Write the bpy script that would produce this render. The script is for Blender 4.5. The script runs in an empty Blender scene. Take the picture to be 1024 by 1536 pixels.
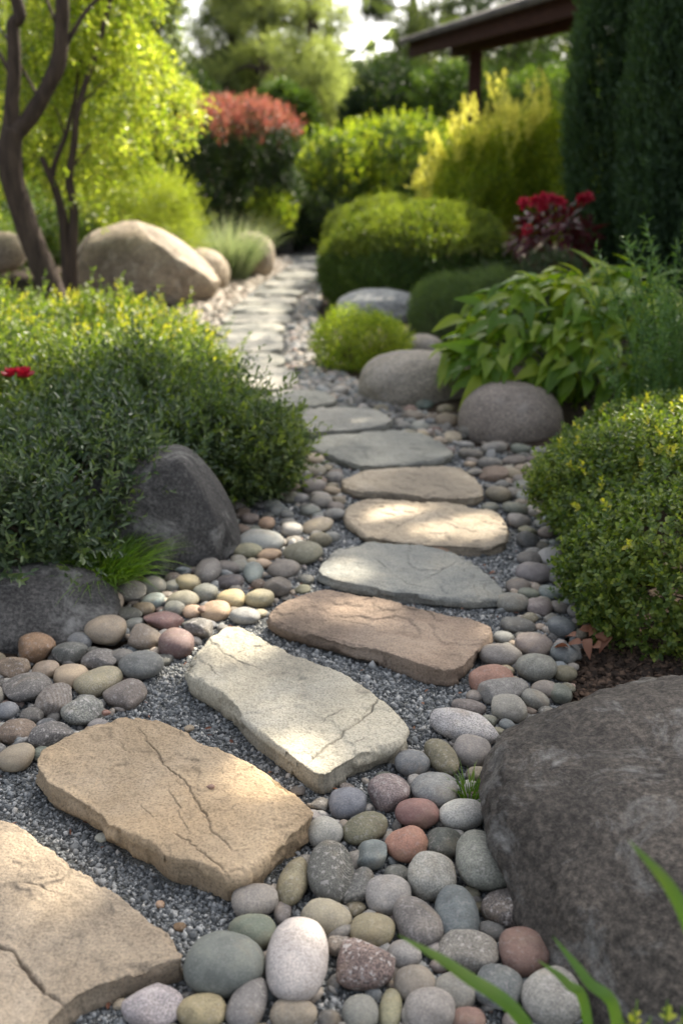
import bpy, bmesh, math, random
import numpy as np
from mathutils import Vector, Matrix

rng = np.random.default_rng(7)
random.seed(7)
scene = bpy.context.scene
COL = scene.collection

# ------------------------------------------------------------------ camera, sky, sun, exposure
CAM_H, PITCH, FPX = 1.45, math.radians(19.7), 1500.0
cam_data = bpy.data.cameras.new('camera')
cam = bpy.data.objects.new('camera', cam_data)
COL.objects.link(cam)
cam.location = (0, 0, CAM_H)
cam.rotation_euler = (math.pi / 2 - PITCH, 0, 0)
cam_data.sensor_fit = 'VERTICAL'
cam_data.sensor_height = 36.0
cam_data.sensor_width = 24.0
cam_data.lens = FPX / 1536 * 36.0
cam_data.clip_start = 0.05
cam_data.clip_end = 500
cam_data.dof.use_dof = True
cam_data.dof.focus_distance = 2.45
cam_data.dof.aperture_fstop = 2.2
scene.camera = cam

SUN_AZ, SUN_EL = math.radians(-33), math.radians(42)     # azimuth to the left of the view direction (so: from the right, behind)
TO_SUN = Vector((-math.sin(SUN_AZ) * math.cos(SUN_EL), math.cos(SUN_AZ) * math.cos(SUN_EL), math.sin(SUN_EL)))
world = bpy.data.worlds.new('World')
scene.world = world
world.use_nodes = True
wn = world.node_tree
wn.nodes.clear()
sky = wn.nodes.new('ShaderNodeTexSky')
sky.sky_type = 'NISHITA'
sky.sun_disc = False
sky.sun_elevation = SUN_EL
sky.sun_rotation = -SUN_AZ
sky.air_density = 0.8
sky.dust_density = 5.0
sky.ozone_density = 0.4
bg = wn.nodes.new('ShaderNodeBackground')
bg.inputs['Strength'].default_value = 0.15
wo = wn.nodes.new('ShaderNodeOutputWorld')
hz = wn.nodes.new('ShaderNodeHueSaturation')             # thin high haze: a paler, whiter sky
hz.inputs['Saturation'].default_value = .42
wn.links.new(sky.outputs[0], hz.inputs['Color'])
wn.links.new(hz.outputs[0], bg.inputs[0])
wn.links.new(bg.outputs[0], wo.inputs[0])

sun_data = bpy.data.lights.new('sun', 'SUN')
sun_data.energy = 4.4
sun_data.angle = math.radians(0.5)
sun_data.color = (1.0, 0.90, 0.74)
sun = bpy.data.objects.new('sun', sun_data)
COL.objects.link(sun)
sun.rotation_euler = TO_SUN.to_track_quat('Z', 'Y').to_euler()
sun.location = TO_SUN * 60

scene.view_settings.view_transform = 'Standard'
scene.view_settings.look = 'None'
scene.view_settings.gamma = 1.0
scene.view_settings.use_curve_mapping = False
scene.view_settings.exposure = 1.45
scene.render.engine = 'CYCLES'
scene.cycles.use_denoising = True
scene.cycles.max_bounces = 8
scene.cycles.transparent_max_bounces = 4
scene.cycles.sample_clamp_indirect = 8

# ------------------------------------------------------------------ geometry helpers
CP, SP = math.cos(PITCH), math.sin(PITCH)


def ray(px, py):
    u, v = (px - 512) / FPX, -(py - 768) / FPX
    return Vector((u, v * SP + CP, v * CP - SP))


def P(px, py, z=0.0):
    """Point of the place at height z seen at photo pixel px, py."""
    d = ray(px, py)
    t = (z - CAM_H) / d.z
    return Vector((0, 0, CAM_H)) + d * t


def PD(px, py, dist):
    """Point at ground distance dist (along y) seen at photo pixel px, py."""
    d = ray(px, py)
    return Vector((0, 0, CAM_H)) + d * (dist / d.y)


def to_px(p):
    x, y, z = p[0], p[1], p[2] - CAM_H
    zc = y * CP - z * SP
    yc = y * SP + z * CP
    return 512 + FPX * x / zc, 768 - FPX * yc / zc


def _hash(ix, iy, iz, seed):
    h = (ix.astype(np.int64) * 374761393 + iy.astype(np.int64) * 668265263 + iz.astype(np.int64) * 2147483647 + seed * 974711) & 0xFFFFFFFF
    h = ((h ^ (h >> 13)) * 1274126177) & 0xFFFFFFFF
    h = ((h ^ (h >> 15)) * 2246822519) & 0xFFFFFFFF
    return ((h ^ (h >> 16)) & 0xFFFFFF).astype(np.float64) / 0xFFFFFF


def vnoise(p, seed=0):
    p = np.asarray(p, float)
    i = np.floor(p).astype(np.int64)
    f = p - i
    f = f * f * f * (f * (f * 6 - 15) + 10)
    r = 0
    for dx in (0, 1):
        wx = f[:, 0] if dx else 1 - f[:, 0]
        for dy in (0, 1):
            wy = f[:, 1] if dy else 1 - f[:, 1]
            for dz in (0, 1):
                wz = f[:, 2] if dz else 1 - f[:, 2]
                r = r + wx * wy * wz * _hash(i[:, 0] + dx, i[:, 1] + dy, i[:, 2] + dz, seed)
    return r * 2 - 1


def fbm(p, octv=4, seed=0, gain=0.5):
    p = np.asarray(p, float)
    a, s, r = 1.0, 0.0, 0
    for k in range(octv):
        r = r + a * vnoise(p * (2.03 ** k) + 17.3 * k, seed + k)
        s += a
        a *= gain
    return r / s


def norm(a):
    return a / np.maximum(np.linalg.norm(a, axis=1, keepdims=True), 1e-9)


def mesh_np(name, V, F, mat=None, smooth=False, attrs=None):
    """Mesh from numpy arrays; F is one (n, k) array or a list of such arrays."""
    me = bpy.data.meshes.new(name)
    V = np.ascontiguousarray(V, dtype=np.float32)
    Fs = F if isinstance(F, list) else [F]
    Fs = [np.asarray(f, dtype=np.int32) for f in Fs if len(f)]
    nl = sum(f.size for f in Fs)
    nf = sum(len(f) for f in Fs)
    me.vertices.add(len(V))
    me.vertices.foreach_set('co', V.ravel())
    me.loops.add(nl)
    me.polygons.add(nf)
    me.loops.foreach_set('vertex_index', np.concatenate([f.ravel() for f in Fs]))
    tot = np.concatenate([np.full(len(f), f.shape[1], np.int32) for f in Fs])
    st = np.concatenate([[0], np.cumsum(tot)[:-1]]).astype(np.int32)
    me.polygons.foreach_set('loop_start', st)
    if smooth:
        me.polygons.foreach_set('use_smooth', np.ones(nf, bool))
    for k, a in (attrs or {}).items():
        at = me.attributes.new(k, 'FLOAT', 'POINT')
        at.data.foreach_set('value', np.ascontiguousarray(a, dtype=np.float32))
    me.update(calc_edges=True)
    me.validate()
    if mat:
        me.materials.append(mat)
    return me


def obj(name, me, parent=None, loc=(0, 0, 0)):
    o = bpy.data.objects.new(name, me)
    COL.objects.link(o)
    o.location = loc
    if parent is not None:
        o.parent = parent
    return o


def tag(o, label, cat, group=None, kind=None):
    if label:
        o['label'] = label
    if cat:
        o['category'] = cat
    if group:
        o['group'] = group
    if kind:
        o['kind'] = kind
    return o


def thing(name, label, cat, loc=(0, 0, 0), group=None):
    o = bpy.data.objects.new(name, None)
    o.empty_display_size = 0.05
    COL.objects.link(o)
    o.location = loc
    return tag(o, label, cat, group)


def part(name, me, root):
    """Part whose vertices are in world coordinates, hung on its thing."""
    o = bpy.data.objects.new(name, me)
    COL.objects.link(o)
    o.parent = root
    p = root
    loc = Vector((0, 0, 0))
    while p is not None:
        loc += p.location
        p = p.parent
    o.location = -loc
    return o


class Geo:
    """Collects numpy pieces of a single mesh."""

    def __init__(self):
        self.V, self.F, self.n = [], {}, 0

    def add(self, V, F):
        V = np.asarray(V, float)
        for f in (F if isinstance(F, list) else [F]):
            f = np.asarray(f)
            if len(f):
                self.F.setdefault(f.shape[1], []).append(f + self.n)
        self.V.append(V)
        self.n += len(V)

    def mesh(self, name, mat, smooth=False):
        return mesh_np(name, np.concatenate(self.V), [np.concatenate(v) for v in self.F.values()], mat, smooth)


def tube(pts, radii, sides=8, bump=0.0, seed=0):
    pts = np.asarray([tuple(p) for p in pts], float)
    radii = np.asarray(radii, float)
    n = len(pts)
    T = np.gradient(pts, axis=0)
    T = norm(T)
    ref = np.array([0.0, 1.0, 0.0]) if abs(T[0, 1]) < 0.8 else np.array([1.0, 0, 0])
    V = []
    for i in range(n):
        a = np.cross(T[i], ref)
        a /= np.linalg.norm(a)
        b = np.cross(T[i], a)
        ref = np.cross(a, T[i]) * 1.0
        an = np.arange(sides) * 2 * math.pi / sides
        V.append(pts[i] + radii[i] * (np.cos(an)[:, None] * a + np.sin(an)[:, None] * b))
    V = np.concatenate(V)
    if bump:
        c = np.repeat(pts, sides, axis=0)
        V = c + (V - c) * (1 + bump * fbm(V * np.array([9, 9, 3.0]), 3, seed))[:, None]
    F = []
    for i in range(n - 1):
        for k in range(sides):
            a, b = i * sides + k, i * sides + (k + 1) % sides
            F.append((a, b, b + sides, a + sides))
    c0, c1 = len(V), len(V) + 1
    V = np.concatenate([V, pts[:1], pts[-1:]])
    T3 = [(c0, (k + 1) % sides, k) for k in range(sides)] + [(c1, (n - 1) * sides + k, (n - 1) * sides + (k + 1) % sides) for k in range(sides)]
    return V, [np.array(F), np.array(T3)]


def spline(pts, n):
    """Catmull-Rom through 3-D points."""
    p = np.asarray([tuple(q) for q in pts], float)
    p = np.concatenate([2 * p[:1] - p[1:2], p, 2 * p[-1:] - p[-2:-1]])
    out = []
    m = len(p) - 3
    for t in np.linspace(0, m - 1e-6, n):
        i = int(t)
        f = t - i
        a, b, c, d = p[i:i + 4]
        out.append(0.5 * (2 * b + (c - a) * f + (2 * a - 5 * b + 4 * c - d) * f * f + (3 * b - a - 3 * c + d) * f ** 3))
    return np.array(out)


def leaves(Pn, D, N, L, W, kind='diamond', fold=0.18, droop=0.15):
    """Separate leaf faces: base points, axes, face normals, lengths, widths."""
    n = len(Pn)
    L = np.broadcast_to(np.asarray(L, float), (n,))[:, None]
    W = np.broadcast_to(np.asarray(W, float), (n,))[:, None]
    D = norm(D)
    S = norm(np.cross(D, N))
    N = np.cross(S, D)
    if kind == 'diamond':
        V = np.stack([Pn, Pn + D * L * .45 + S * W * .5 + N * W * fold, Pn + D * L - N * L * droop, Pn + D * L * .45 - S * W * .5 + N * W * fold], 1).reshape(-1, 3)
        b = np.arange(n)[:, None] * 4
        F = np.concatenate([b + np.array([[0, 1, 2]]), b + np.array([[0, 2, 3]])])
        return V, F
    V = np.stack([Pn,
                  Pn + D * L * .30 + S * W * .42 + N * W * fold,
                  Pn + D * L * .72 + S * W * .40 + N * W * fold - N * L * droop * .5,
                  Pn + D * L - N * L * droop,
                  Pn + D * L * .72 - S * W * .40 + N * W * fold - N * L * droop * .5,
                  Pn + D * L * .30 - S * W * .42 + N * W * fold], 1).reshape(-1, 3)
    b = np.arange(n)[:, None] * 6
    F = np.concatenate([b + np.array([[0, 1, 2, 3]]), b + np.array([[0, 3, 4, 5]])])
    return V, F


def perp(A):
    r = np.where(np.abs(A[:, 2:3]) < .9, np.array([[0, 0, 1.0]]), np.array([[1.0, 0, 0]]))
    u = norm(np.cross(A, r))
    return u, np.cross(A, u)


def sprig_leaves(Pn, A, k, Ls, leafL, leafW, alpha=0.9, kind='diamond', jit=0.35, fold=.18, droop=.15, taper=.35):
    """k leaves spiralling up each twig that starts at Pn and runs along A."""
    n = len(Pn)
    A = norm(A)
    u, v = perp(A)
    Ls = np.broadcast_to(np.asarray(Ls, float), (n,))
    ph0 = rng.uniform(0, 6.28, n)
    VV, FF, off = [], [], 0
    for j in range(k):
        t = (j + .6) / k
        ph = ph0 + 2.4 * j + rng.normal(0, .3, n)
        al = alpha * (1.15 - .55 * t) + rng.normal(0, .15, n)
        rad = np.cos(ph)[:, None] * u + np.sin(ph)[:, None] * v
        D = A * np.cos(al)[:, None] + rad * np.sin(al)[:, None] + rng.normal(0, jit * .4, (n, 3))
        N = A * np.sin(al)[:, None] - rad * np.cos(al)[:, None] + rng.normal(0, jit, (n, 3))
        s = (1 - taper * t) * rng.uniform(.7, 1.25, n)
        V, F = leaves(Pn + A * (Ls * t)[:, None], D, N, leafL * s, leafW * s, kind, fold, droop)
        VV.append(V)
        FF.append(F + off)
        off += len(V)
    return np.concatenate(VV), np.concatenate(FF)


def blob_points(blobs, n, rough=.12, nscale=2.5, depth=.25, zmin=0.0, seed=0, up_only=-1.0, inner=.85):
    """Points and outward normals over the outer shell of a union of ellipsoids."""
    B = np.array([list(b) for b in blobs], float)
    area = (B[:, 3] * B[:, 4] + B[:, 3] * B[:, 5] + B[:, 4] * B[:, 5])
    cnt = np.maximum(1, (n * 1.8 * area / area.sum()).astype(int))
    PP, NN = [], []
    for b, m in zip(B, cnt):
        d = norm(rng.normal(0, 1, (m, 3)))
        d = d[d[:, 2] > up_only]
        c, r = b[:3], b[3:6]
        q = c + d * r
        bump = 1 + rough * fbm(q * nscale / max(.001, 1), 3, seed)
        dep = 1 - depth * rng.beta(1, 2.2, len(d))
        p = c + d * r * (bump * dep)[:, None]
        keep = p[:, 2] > zmin
        for b2 in B:
            if b2 is b or np.allclose(b2, b):
                continue
            e = np.linalg.norm((p - b2[:3]) / b2[3:6], axis=1)
            keep &= e > inner
        PP.append(p[keep])
        NN.append(norm(d / r)[keep])
    PP, NN = np.concatenate(PP), np.concatenate(NN)
    if len(PP) > n:
        i = rng.permutation(len(PP))[:n]
        PP, NN = PP[i], NN[i]
    return PP, NN


def bl(x0, y0, x1, y1, d, ry):
    """Ellipsoid that fills a photo box at ground distance d, ry deep."""
    c = PD((x0 + x1) / 2, (y0 + y1) / 2, d)
    rx = (PD(x1, y1, d).x - PD(x0, y1, d).x) / 2
    rz = (PD(x0, y0, d).z - PD(x0, y1, d).z) / 2
    return (c.x, c.y, c.z, rx, ry, rz)


def inpoly(pts, poly):
    x, y = pts[:, 0], pts[:, 1]
    q = np.asarray([(p[0], p[1]) for p in poly], float)
    r = np.zeros(len(pts), bool)
    j = len(q) - 1
    for i in range(len(q)):
        xi, yi, xj, yj = q[i, 0], q[i, 1], q[j, 0], q[j, 1]
        c = ((yi > y) != (yj > y)) & (x < (xj - xi) * (y - yi) / (yj - yi + 1e-12) + xi)
        r ^= c
        j = i
    return r


# ------------------------------------------------------------------ materials
def new_mat(name):
    m = bpy.data.materials.new(name)
    m.use_nodes = True
    nt = m.node_tree
    nt.nodes.clear()
    out = nt.nodes.new('ShaderNodeOutputMaterial')
    return m, nt, out


def nd(nt, typ, **kw):
    n = nt.nodes.new(typ)
    for k, v in kw.items():
        if k.startswith('i_'):
            n.inputs[k[2:].replace('_', ' ')].default_value = v
        elif k.startswith('n_'):
            n.inputs[int(k[2:])].default_value = v
        else:
            setattr(n, k, v)
    return n


def ramp(nt, stops, interp='LINEAR'):
    r = nt.nodes.new('ShaderNodeValToRGB')
    r.color_ramp.interpolation = interp
    e = r.color_ramp.elements
    while len(e) < len(stops):
        e.new(.5)
    for el, (p, c) in zip(e, stops):
        el.position = p
        el.color = (*c, 1) if len(c) == 3 else c
    return r


def mixc(nt, a, b, fac, blend='MIX'):
    m = nt.nodes.new('ShaderNodeMix')
    m.data_type = 'RGBA'
    m.blend_type = blend
    for s, v in ((0, fac), (6, a), (7, b)):
        if hasattr(v, 'links') or isinstance(v, bpy.types.NodeSocket):
            nt.links.new(v, m.inputs[s])
        elif s == 0:
            m.inputs[0].default_value = v
        else:
            m.inputs[s].default_value = (*v, 1)
    return m.outputs[2]


def mathn(nt, op, a, b=None, c=None, clamp=False):
    m = nt.nodes.new('ShaderNodeMath')
    m.operation = op
    m.use_clamp = clamp
    for i, v in enumerate((a, b, c)):
        if v is None:
            continue
        if isinstance(v, bpy.types.NodeSocket):
            nt.links.new(v, m.inputs[i])
        else:
            m.inputs[i].default_value = v
    return m.outputs[0]


def noise(nt, vec, scale, detail=4, rough=.55, dist=0.0):
    n = nd(nt, 'ShaderNodeTexNoise', i_Scale=scale, i_Detail=detail, i_Roughness=rough, i_Distortion=dist)
    if vec is not None:
        nt.links.new(vec, n.inputs['Vector'])
    return n.outputs['Fac']


def leaf_mat(name, cols, trans=.4, rough=.45, tcol=None, spec=.4, clump=1.2):
    """Leaf with its own tone per leaf and slow drift of tone across the plant."""
    m, nt, out = new_mat(name)
    g = nt.nodes.new('ShaderNodeNewGeometry')
    ns = noise(nt, g.outputs['Position'], clump, 2)
    f = mathn(nt, 'ADD', mathn(nt, 'MULTIPLY', g.outputs['Random Per Island'], .75), mathn(nt, 'MULTIPLY', ns, .9))
    f = mathn(nt, 'SUBTRACT', f, .32, clamp=True)
    k = len(cols)
    r = ramp(nt, [(i / (k - 1), c) for i, c in enumerate(cols)])
    nt.links.new(f, r.inputs[0])
    b = nd(nt, 'ShaderNodeBsdfPrincipled', i_Roughness=rough)
    b.inputs['Specular IOR Level'].default_value = spec
    nt.links.new(r.outputs[0], b.inputs['Base Color'])
    t = nt.nodes.new('ShaderNodeBsdfTranslucent')
    tc = mixc(nt, r.outputs[0], tcol or (1.5, 1.6, .5), 1.0, 'MULTIPLY')
    nt.links.new(tc, t.inputs['Color'])
    mx = nd(nt, 'ShaderNodeMixShader', n_0=trans)
    nt.links.new(b.outputs[0], mx.inputs[1])
    nt.links.new(t.outputs[0], mx.inputs[2])
    nt.links.new(mx.outputs[0], out.inputs[0])
    return m


def stone_mat(name, c_lo, c_mid, c_hi, grain=170, bump=.6, wear=(.05, .045, .04), scale=3.0, rough=.85, stain=None):
    """Quarried stone: broad colour drift, fine grain, dirt lying in the cracks."""
    m, nt, out = new_mat(name)
    tc = nt.nodes.new('ShaderNodeNewGeometry').outputs['Position']
    n1 = noise(nt, tc, scale, 6, .6, .6)
    r = ramp(nt, [(.32, c_lo), (.5, c_mid), (.68, c_hi)])
    nt.links.new(n1, r.inputs[0])
    n2 = noise(nt, tc, grain, 3, .6)
    gr = ramp(nt, [(.3, (.5, .5, .5)), (.5, (1, 1, 1)), (.72, (1.35, 1.32, 1.28))])
    nt.links.new(n2, gr.inputs[0])
    c = mixc(nt, r.outputs[0], gr.outputs[0], .75, 'MULTIPLY')
    n3 = noise(nt, tc, scale * 4.5, 5, .65, .3)
    st = ramp(nt, [(.56, (0, 0, 0)), (.70, (1, 1, 1))])
    nt.links.new(n3, st.inputs[0])
    c = mixc(nt, c, stain or tuple(x * .62 for x in c_mid), mathn(nt, 'MULTIPLY', st.outputs[0], .55))
    n6 = noise(nt, tc, 42, 2, .5)
    pit = ramp(nt, [(.66, (0, 0, 0)), (.74, (1, 1, 1))])
    nt.links.new(n6, pit.inputs[0])
    c = mixc(nt, c, tuple(x * .4 for x in c_mid), mathn(nt, 'MULTIPLY', pit.outputs[0], .35))
    n7 = noise(nt, tc, 2.1, 3, .5, .4)
    wt = ramp(nt, [(.42, (.74, .75, .76)), (.6, (1.12, 1.10, 1.06))])
    nt.links.new(n7, wt.inputs[0])
    c = mixc(nt, c, wt.outputs[0], .8, 'MULTIPLY')
    n8 = noise(nt, tc, 13, 6, .75, 1.5)
    lc = ramp(nt, [(.62, (0, 0, 0)), (.70, (1, 1, 1))])
    nt.links.new(n8, lc.inputs[0])
    c = mixc(nt, c, tuple(min(1, x * 1.3 + .03) for x in c_hi), mathn(nt, 'MULTIPLY', lc.outputs[0], .45))
    at = nd(nt, 'ShaderNodeAttribute', attribute_name='wear')
    c = mixc(nt, c, wear, mathn(nt, 'MULTIPLY', at.outputs['Fac'], .62, clamp=True))
    b = nd(nt, 'ShaderNodeBsdfPrincipled', i_Roughness=rough)
    b.inputs['Specular IOR Level'].default_value = .25
    nt.links.new(c, b.inputs['Base Color'])
    n4 = noise(nt, tc, 26, 6, .65, .4)
    h = mathn(nt, 'ADD', mathn(nt, 'MULTIPLY', n4, .012), mathn(nt, 'MULTIPLY', n2, .0022))
    bp = nd(nt, 'ShaderNodeBump', i_Strength=bump, i_Distance=1.0)
    nt.links.new(h, bp.inputs['Height'])
    nt.links.new(bp.outputs[0], b.inputs['Normal'])
    nt.links.new(b.outputs[0], out.inputs[0])
    return m


def boulder_mat(name, c_lo, c_hi, lichen=(.30, .30, .28), amount=.5, grain=110, rough=.8, scale=2.2, bump=.5):
    m, nt, out = new_mat(name)
    tc = nt.nodes.new('ShaderNodeNewGeometry').outputs['Position']
    n1 = noise(nt, tc, scale, 6, .62, .5)
    r = ramp(nt, [(.33, c_lo), (.66, c_hi)])
    nt.links.new(n1, r.inputs[0])
    n2 = noise(nt, tc, grain, 4, .7)
    gr = ramp(nt, [(.36, (.35, .35, .35)), (.52, (1, 1, 1)), (.66, (1.9, 1.87, 1.8))])
    nt.links.new(n2, gr.inputs[0])
    c = mixc(nt, r.outputs[0], gr.outputs[0], .8, 'MULTIPLY')
    n3 = noise(nt, tc, 5.5, 8, .72, .8)
    li = ramp(nt, [(.53, (0, 0, 0)), (.72, (1, 1, 1))])
    nt.links.new(n3, li.inputs[0])
    n5 = noise(nt, tc, 40, 4, .6)
    lf = mathn(nt, 'MULTIPLY', mathn(nt, 'MULTIPLY', li.outputs[0], amount * 2.2), mathn(nt, 'MULTIPLY', n5, 1.7), clamp=True)
    c = mixc(nt, c, lichen, lf)
    b = nd(nt, 'ShaderNodeBsdfPrincipled', i_Roughness=rough)
    b.inputs['Specular IOR Level'].default_value = .3
    nt.links.new(c, b.inputs['Base Color'])
    n4 = noise(nt, tc, 14, 8, .68, .3)
    h = mathn(nt, 'ADD', mathn(nt, 'MULTIPLY', n4, .02), mathn(nt, 'MULTIPLY', n2, .0025))
    bp = nd(nt, 'ShaderNodeBump', i_Strength=bump, i_Distance=1.0)
    nt.links.new(h, bp.inputs['Height'])
    nt.links.new(bp.outputs[0], b.inputs['Normal'])
    nt.links.new(b.outputs[0], out.inputs[0])
    return m


def pebble_mat():
    """River pebble: the object's own colour, with veins, mottling and grain of its own."""
    m, nt, out = new_mat('river_pebble')
    oi = nt.nodes.new('ShaderNodeObjectInfo')
    g = nt.nodes.new('ShaderNodeNewGeometry')
    tc = nt.nodes.new('ShaderNodeTexCoord')
    off = nd(nt, 'ShaderNodeVectorMath', operation='MULTIPLY_ADD')
    cx = nt.nodes.new('ShaderNodeCombineXYZ')
    for i in range(3):
        nt.links.new(oi.outputs['Random'], cx.inputs[i])
    nt.links.new(cx.outputs[0], off.inputs[0])
    off.inputs[1].default_value = (37, 91, 53)
    nt.links.new(g.outputs['Position'], off.inputs[2])
    v = off.outputs[0]
    at = nd(nt, 'ShaderNodeAttribute', attribute_type='OBJECT', attribute_name='speckle')
    sp = at.outputs['Fac']
    n1 = noise(nt, v, 16, 4, .6, .5)
    mo = ramp(nt, [(.34, (.68, .67, .66)), (.52, (1, 1, 1)), (.68, (1.28, 1.25, 1.18))])
    nt.links.new(n1, mo.inputs[0])
    c = mixc(nt, oi.outputs['Color'], mo.outputs[0], .8, 'MULTIPLY')
    n2 = noise(nt, v, 260, 2, .6)
    gr = ramp(nt, [(.36, (.42, .42, .43)), (.5, (1, 1, 1)), (.64, (1.7, 1.66, 1.6))])
    nt.links.new(n2, gr.inputs[0])
    c = mixc(nt, c, gr.outputs[0], mathn(nt, 'ADD', mathn(nt, 'MULTIPLY', sp, .85), .12, clamp=True), 'MULTIPLY')
    n3 = noise(nt, v, 95, 3, .6)
    s3 = ramp(nt, [(.56, (0, 0, 0)), (.64, (1, 1, 1))])
    nt.links.new(n3, s3.inputs[0])
    c = mixc(nt, c, (.46, .43, .40), mathn(nt, 'MULTIPLY', mathn(nt, 'MULTIPLY', s3.outputs[0], sp), .75))
    n5 = noise(nt, v, 7, 5, .6, 1.2)
    st = ramp(nt, [(.55, (0, 0, 0)), (.7, (1, 1, 1))])
    nt.links.new(n5, st.inputs[0])
    c = mixc(nt, c, (.27, .20, .12), mathn(nt, 'MULTIPLY', st.outputs[0], .30))
    wv = nd(nt, 'ShaderNodeTexWave', i_Scale=9.0, i_Distortion=7.0, i_Detail=3.0)
    wv.inputs['Detail Scale'].default_value = 1.6
    rot = nd(nt, 'ShaderNodeVectorRotate', rotation_type='EULER_XYZ')
    nt.links.new(v, rot.inputs['Vector'])
    nt.links.new(off.outputs[0], rot.inputs['Rotation'])
    nt.links.new(rot.outputs[0], wv.inputs['Vector'])
    ve = ramp(nt, [(.80, (0, 0, 0)), (.93, (1, 1, 1))])
    nt.links.new(wv.outputs['Fac'], ve.inputs[0])
    has = mathn(nt, 'GREATER_THAN', mathn(nt, 'FRACT', mathn(nt, 'MULTIPLY', oi.outputs['Random'], 17.3)), .66)
    c = mixc(nt, c, (.42, .39, .35), mathn(nt, 'MULTIPLY', mathn(nt, 'MULTIPLY', ve.outputs[0], has), .38))
    b = nd(nt, 'ShaderNodeBsdfPrincipled', i_Roughness=.7)
    b.inputs['Specular IOR Level'].default_value = .35
    nt.links.new(c, b.inputs['Base Color'])
    h = mathn(nt, 'ADD', mathn(nt, 'MULTIPLY', n2, .0007), mathn(nt, 'MULTIPLY', noise(nt, v, 45, 4), .0028))
    bp = nd(nt, 'ShaderNodeBump', i_Strength=.5, i_Distance=1.0)
    nt.links.new(h, bp.inputs['Height'])
    nt.links.new(bp.outputs[0], b.inputs['Normal'])
    nt.links.new(b.outputs[0], out.inputs[0])
    return m


def island_mat(name, stops, rough=.8, grain=None, bump=0.0):
    """One tone per separate chip."""
    m, nt, out = new_mat(name)
    g = nt.nodes.new('ShaderNodeNewGeometry')
    r = ramp(nt, stops)
    nt.links.new(g.outputs['Random Per Island'], r.inputs[0])
    c = r.outputs[0]
    if grain:
        n2 = noise(nt, g.outputs['Position'], grain, 3)
        gr = ramp(nt, [(.3, (.6, .6, .6)), (.5, (1, 1, 1)), (.7, (1.35, 1.33, 1.3))])
        nt.links.new(n2, gr.inputs[0])
        c = mixc(nt, c, gr.outputs[0], .8, 'MULTIPLY')
    b = nd(nt, 'ShaderNodeBsdfPrincipled', i_Roughness=rough)
    b.inputs['Specular IOR Level'].default_value = .3
    nt.links.new(c, b.inputs['Base Color'])
    nt.links.new(b.outputs[0], out.inputs[0])
    return m


def ground_mat(name, stops, scale, fine, bump, rough=.95):
    m, nt, out = new_mat(name)
    tc = nt.nodes.new('ShaderNodeNewGeometry').outputs['Position']
    n1 = noise(nt, tc, fine, 6, .7)
    r = ramp(nt, stops)
    nt.links.new(n1, r.inputs[0])
    n2 = noise(nt, tc, scale, 4)
    gr = ramp(nt, [(.35, (.7, .7, .7)), (.65, (1.25, 1.22, 1.15))])
    nt.links.new(n2, gr.inputs[0])
    c = mixc(nt, r.outputs[0], gr.outputs[0], .9, 'MULTIPLY')
    b = nd(nt, 'ShaderNodeBsdfPrincipled', i_Roughness=rough)
    b.inputs['Specular IOR Level'].default_value = .2
    nt.links.new(c, b.inputs['Base Color'])
    bp = nd(nt, 'ShaderNodeBump', i_Strength=.8, i_Distance=1.0)
    nt.links.new(mathn(nt, 'MULTIPLY', n1, bump), bp.inputs['Height'])
    nt.links.new(bp.outputs[0], b.inputs['Normal'])
    nt.links.new(b.outputs[0], out.inputs[0])
    return m


def bark_mat(name, lo, hi, sx=22, sz=4):
    m, nt, out = new_mat(name)
    tc = nt.nodes.new('ShaderNodeNewGeometry').outputs['Position']
    mp = nd(nt, 'ShaderNodeMapping')
    mp.inputs['Scale'].default_value = (sx, sx, sz)
    nt.links.new(tc, mp.inputs[0])
    n1 = noise(nt, mp.outputs[0], 1.0, 6, .65, .4)
    r = ramp(nt, [(.3, lo), (.7, hi)])
    nt.links.new(n1, r.inputs[0])
    b = nd(nt, 'ShaderNodeBsdfPrincipled', i_Roughness=.85)
    b.inputs['Specular IOR Level'].default_value = .25
    nt.links.new(r.outputs[0], b.inputs['Base Color'])
    bp = nd(nt, 'ShaderNodeBump', i_Strength=.7, i_Distance=1.0)
    nt.links.new(mathn(nt, 'MULTIPLY', n1, .02), bp.inputs['Height'])
    nt.links.new(bp.outputs[0], b.inputs['Normal'])
    nt.links.new(b.outputs[0], out.inputs[0])
    return m


M_bark = bark_mat('brown_bark', (.026, .019, .015), (.10, .072, .052))
M_twig = bark_mat('twig_bark', (.045, .035, .025), (.12, .09, .06))
M_soil = ground_mat('dark_mulch_soil', [(.3, (.018, .013, .010)), (.5, (.05, .036, .026)), (.72, (.11, .08, .058))], 2.0, 60, .02)
M_bed = ground_mat('grit_bed', [(.36, (.04, .043, .042)), (.5, (.13, .136, .132)), (.64, (.30, .305, .295))], 1.6, 190, .012)
M_chip = island_mat('grit_chip', [(0, (.046, .050, .052)), (.35, (.12, .128, .130)), (.7, (.225, .235, .236)), (.92, (.38, .385, .375)), (1, (.52, .50, .46))], .75)
M_smallpeb = island_mat('small_pebble', [(0, (.10, .10, .10)), (.2, (.23, .21, .18)), (.4, (.30, .29, .27)), (.6, (.20, .22, .22)), (.75, (.36, .29, .22)), (.9, (.44, .42, .38)), (1, (.27, .17, .13))], .7, 180)
M_palepeb = island_mat('pale_pebble', [(0, (.24, .20, .16)), (.4, (.38, .34, .28)), (.7, (.46, .42, .36)), (1, (.34, .26, .20))], .75, 180)
M_chipbark = island_mat('bark_chip', [(0, (.02, .014, .010)), (.6, (.06, .04, .028)), (1, (.14, .09, .06))], .9)
M_pebble = pebble_mat()

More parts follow.
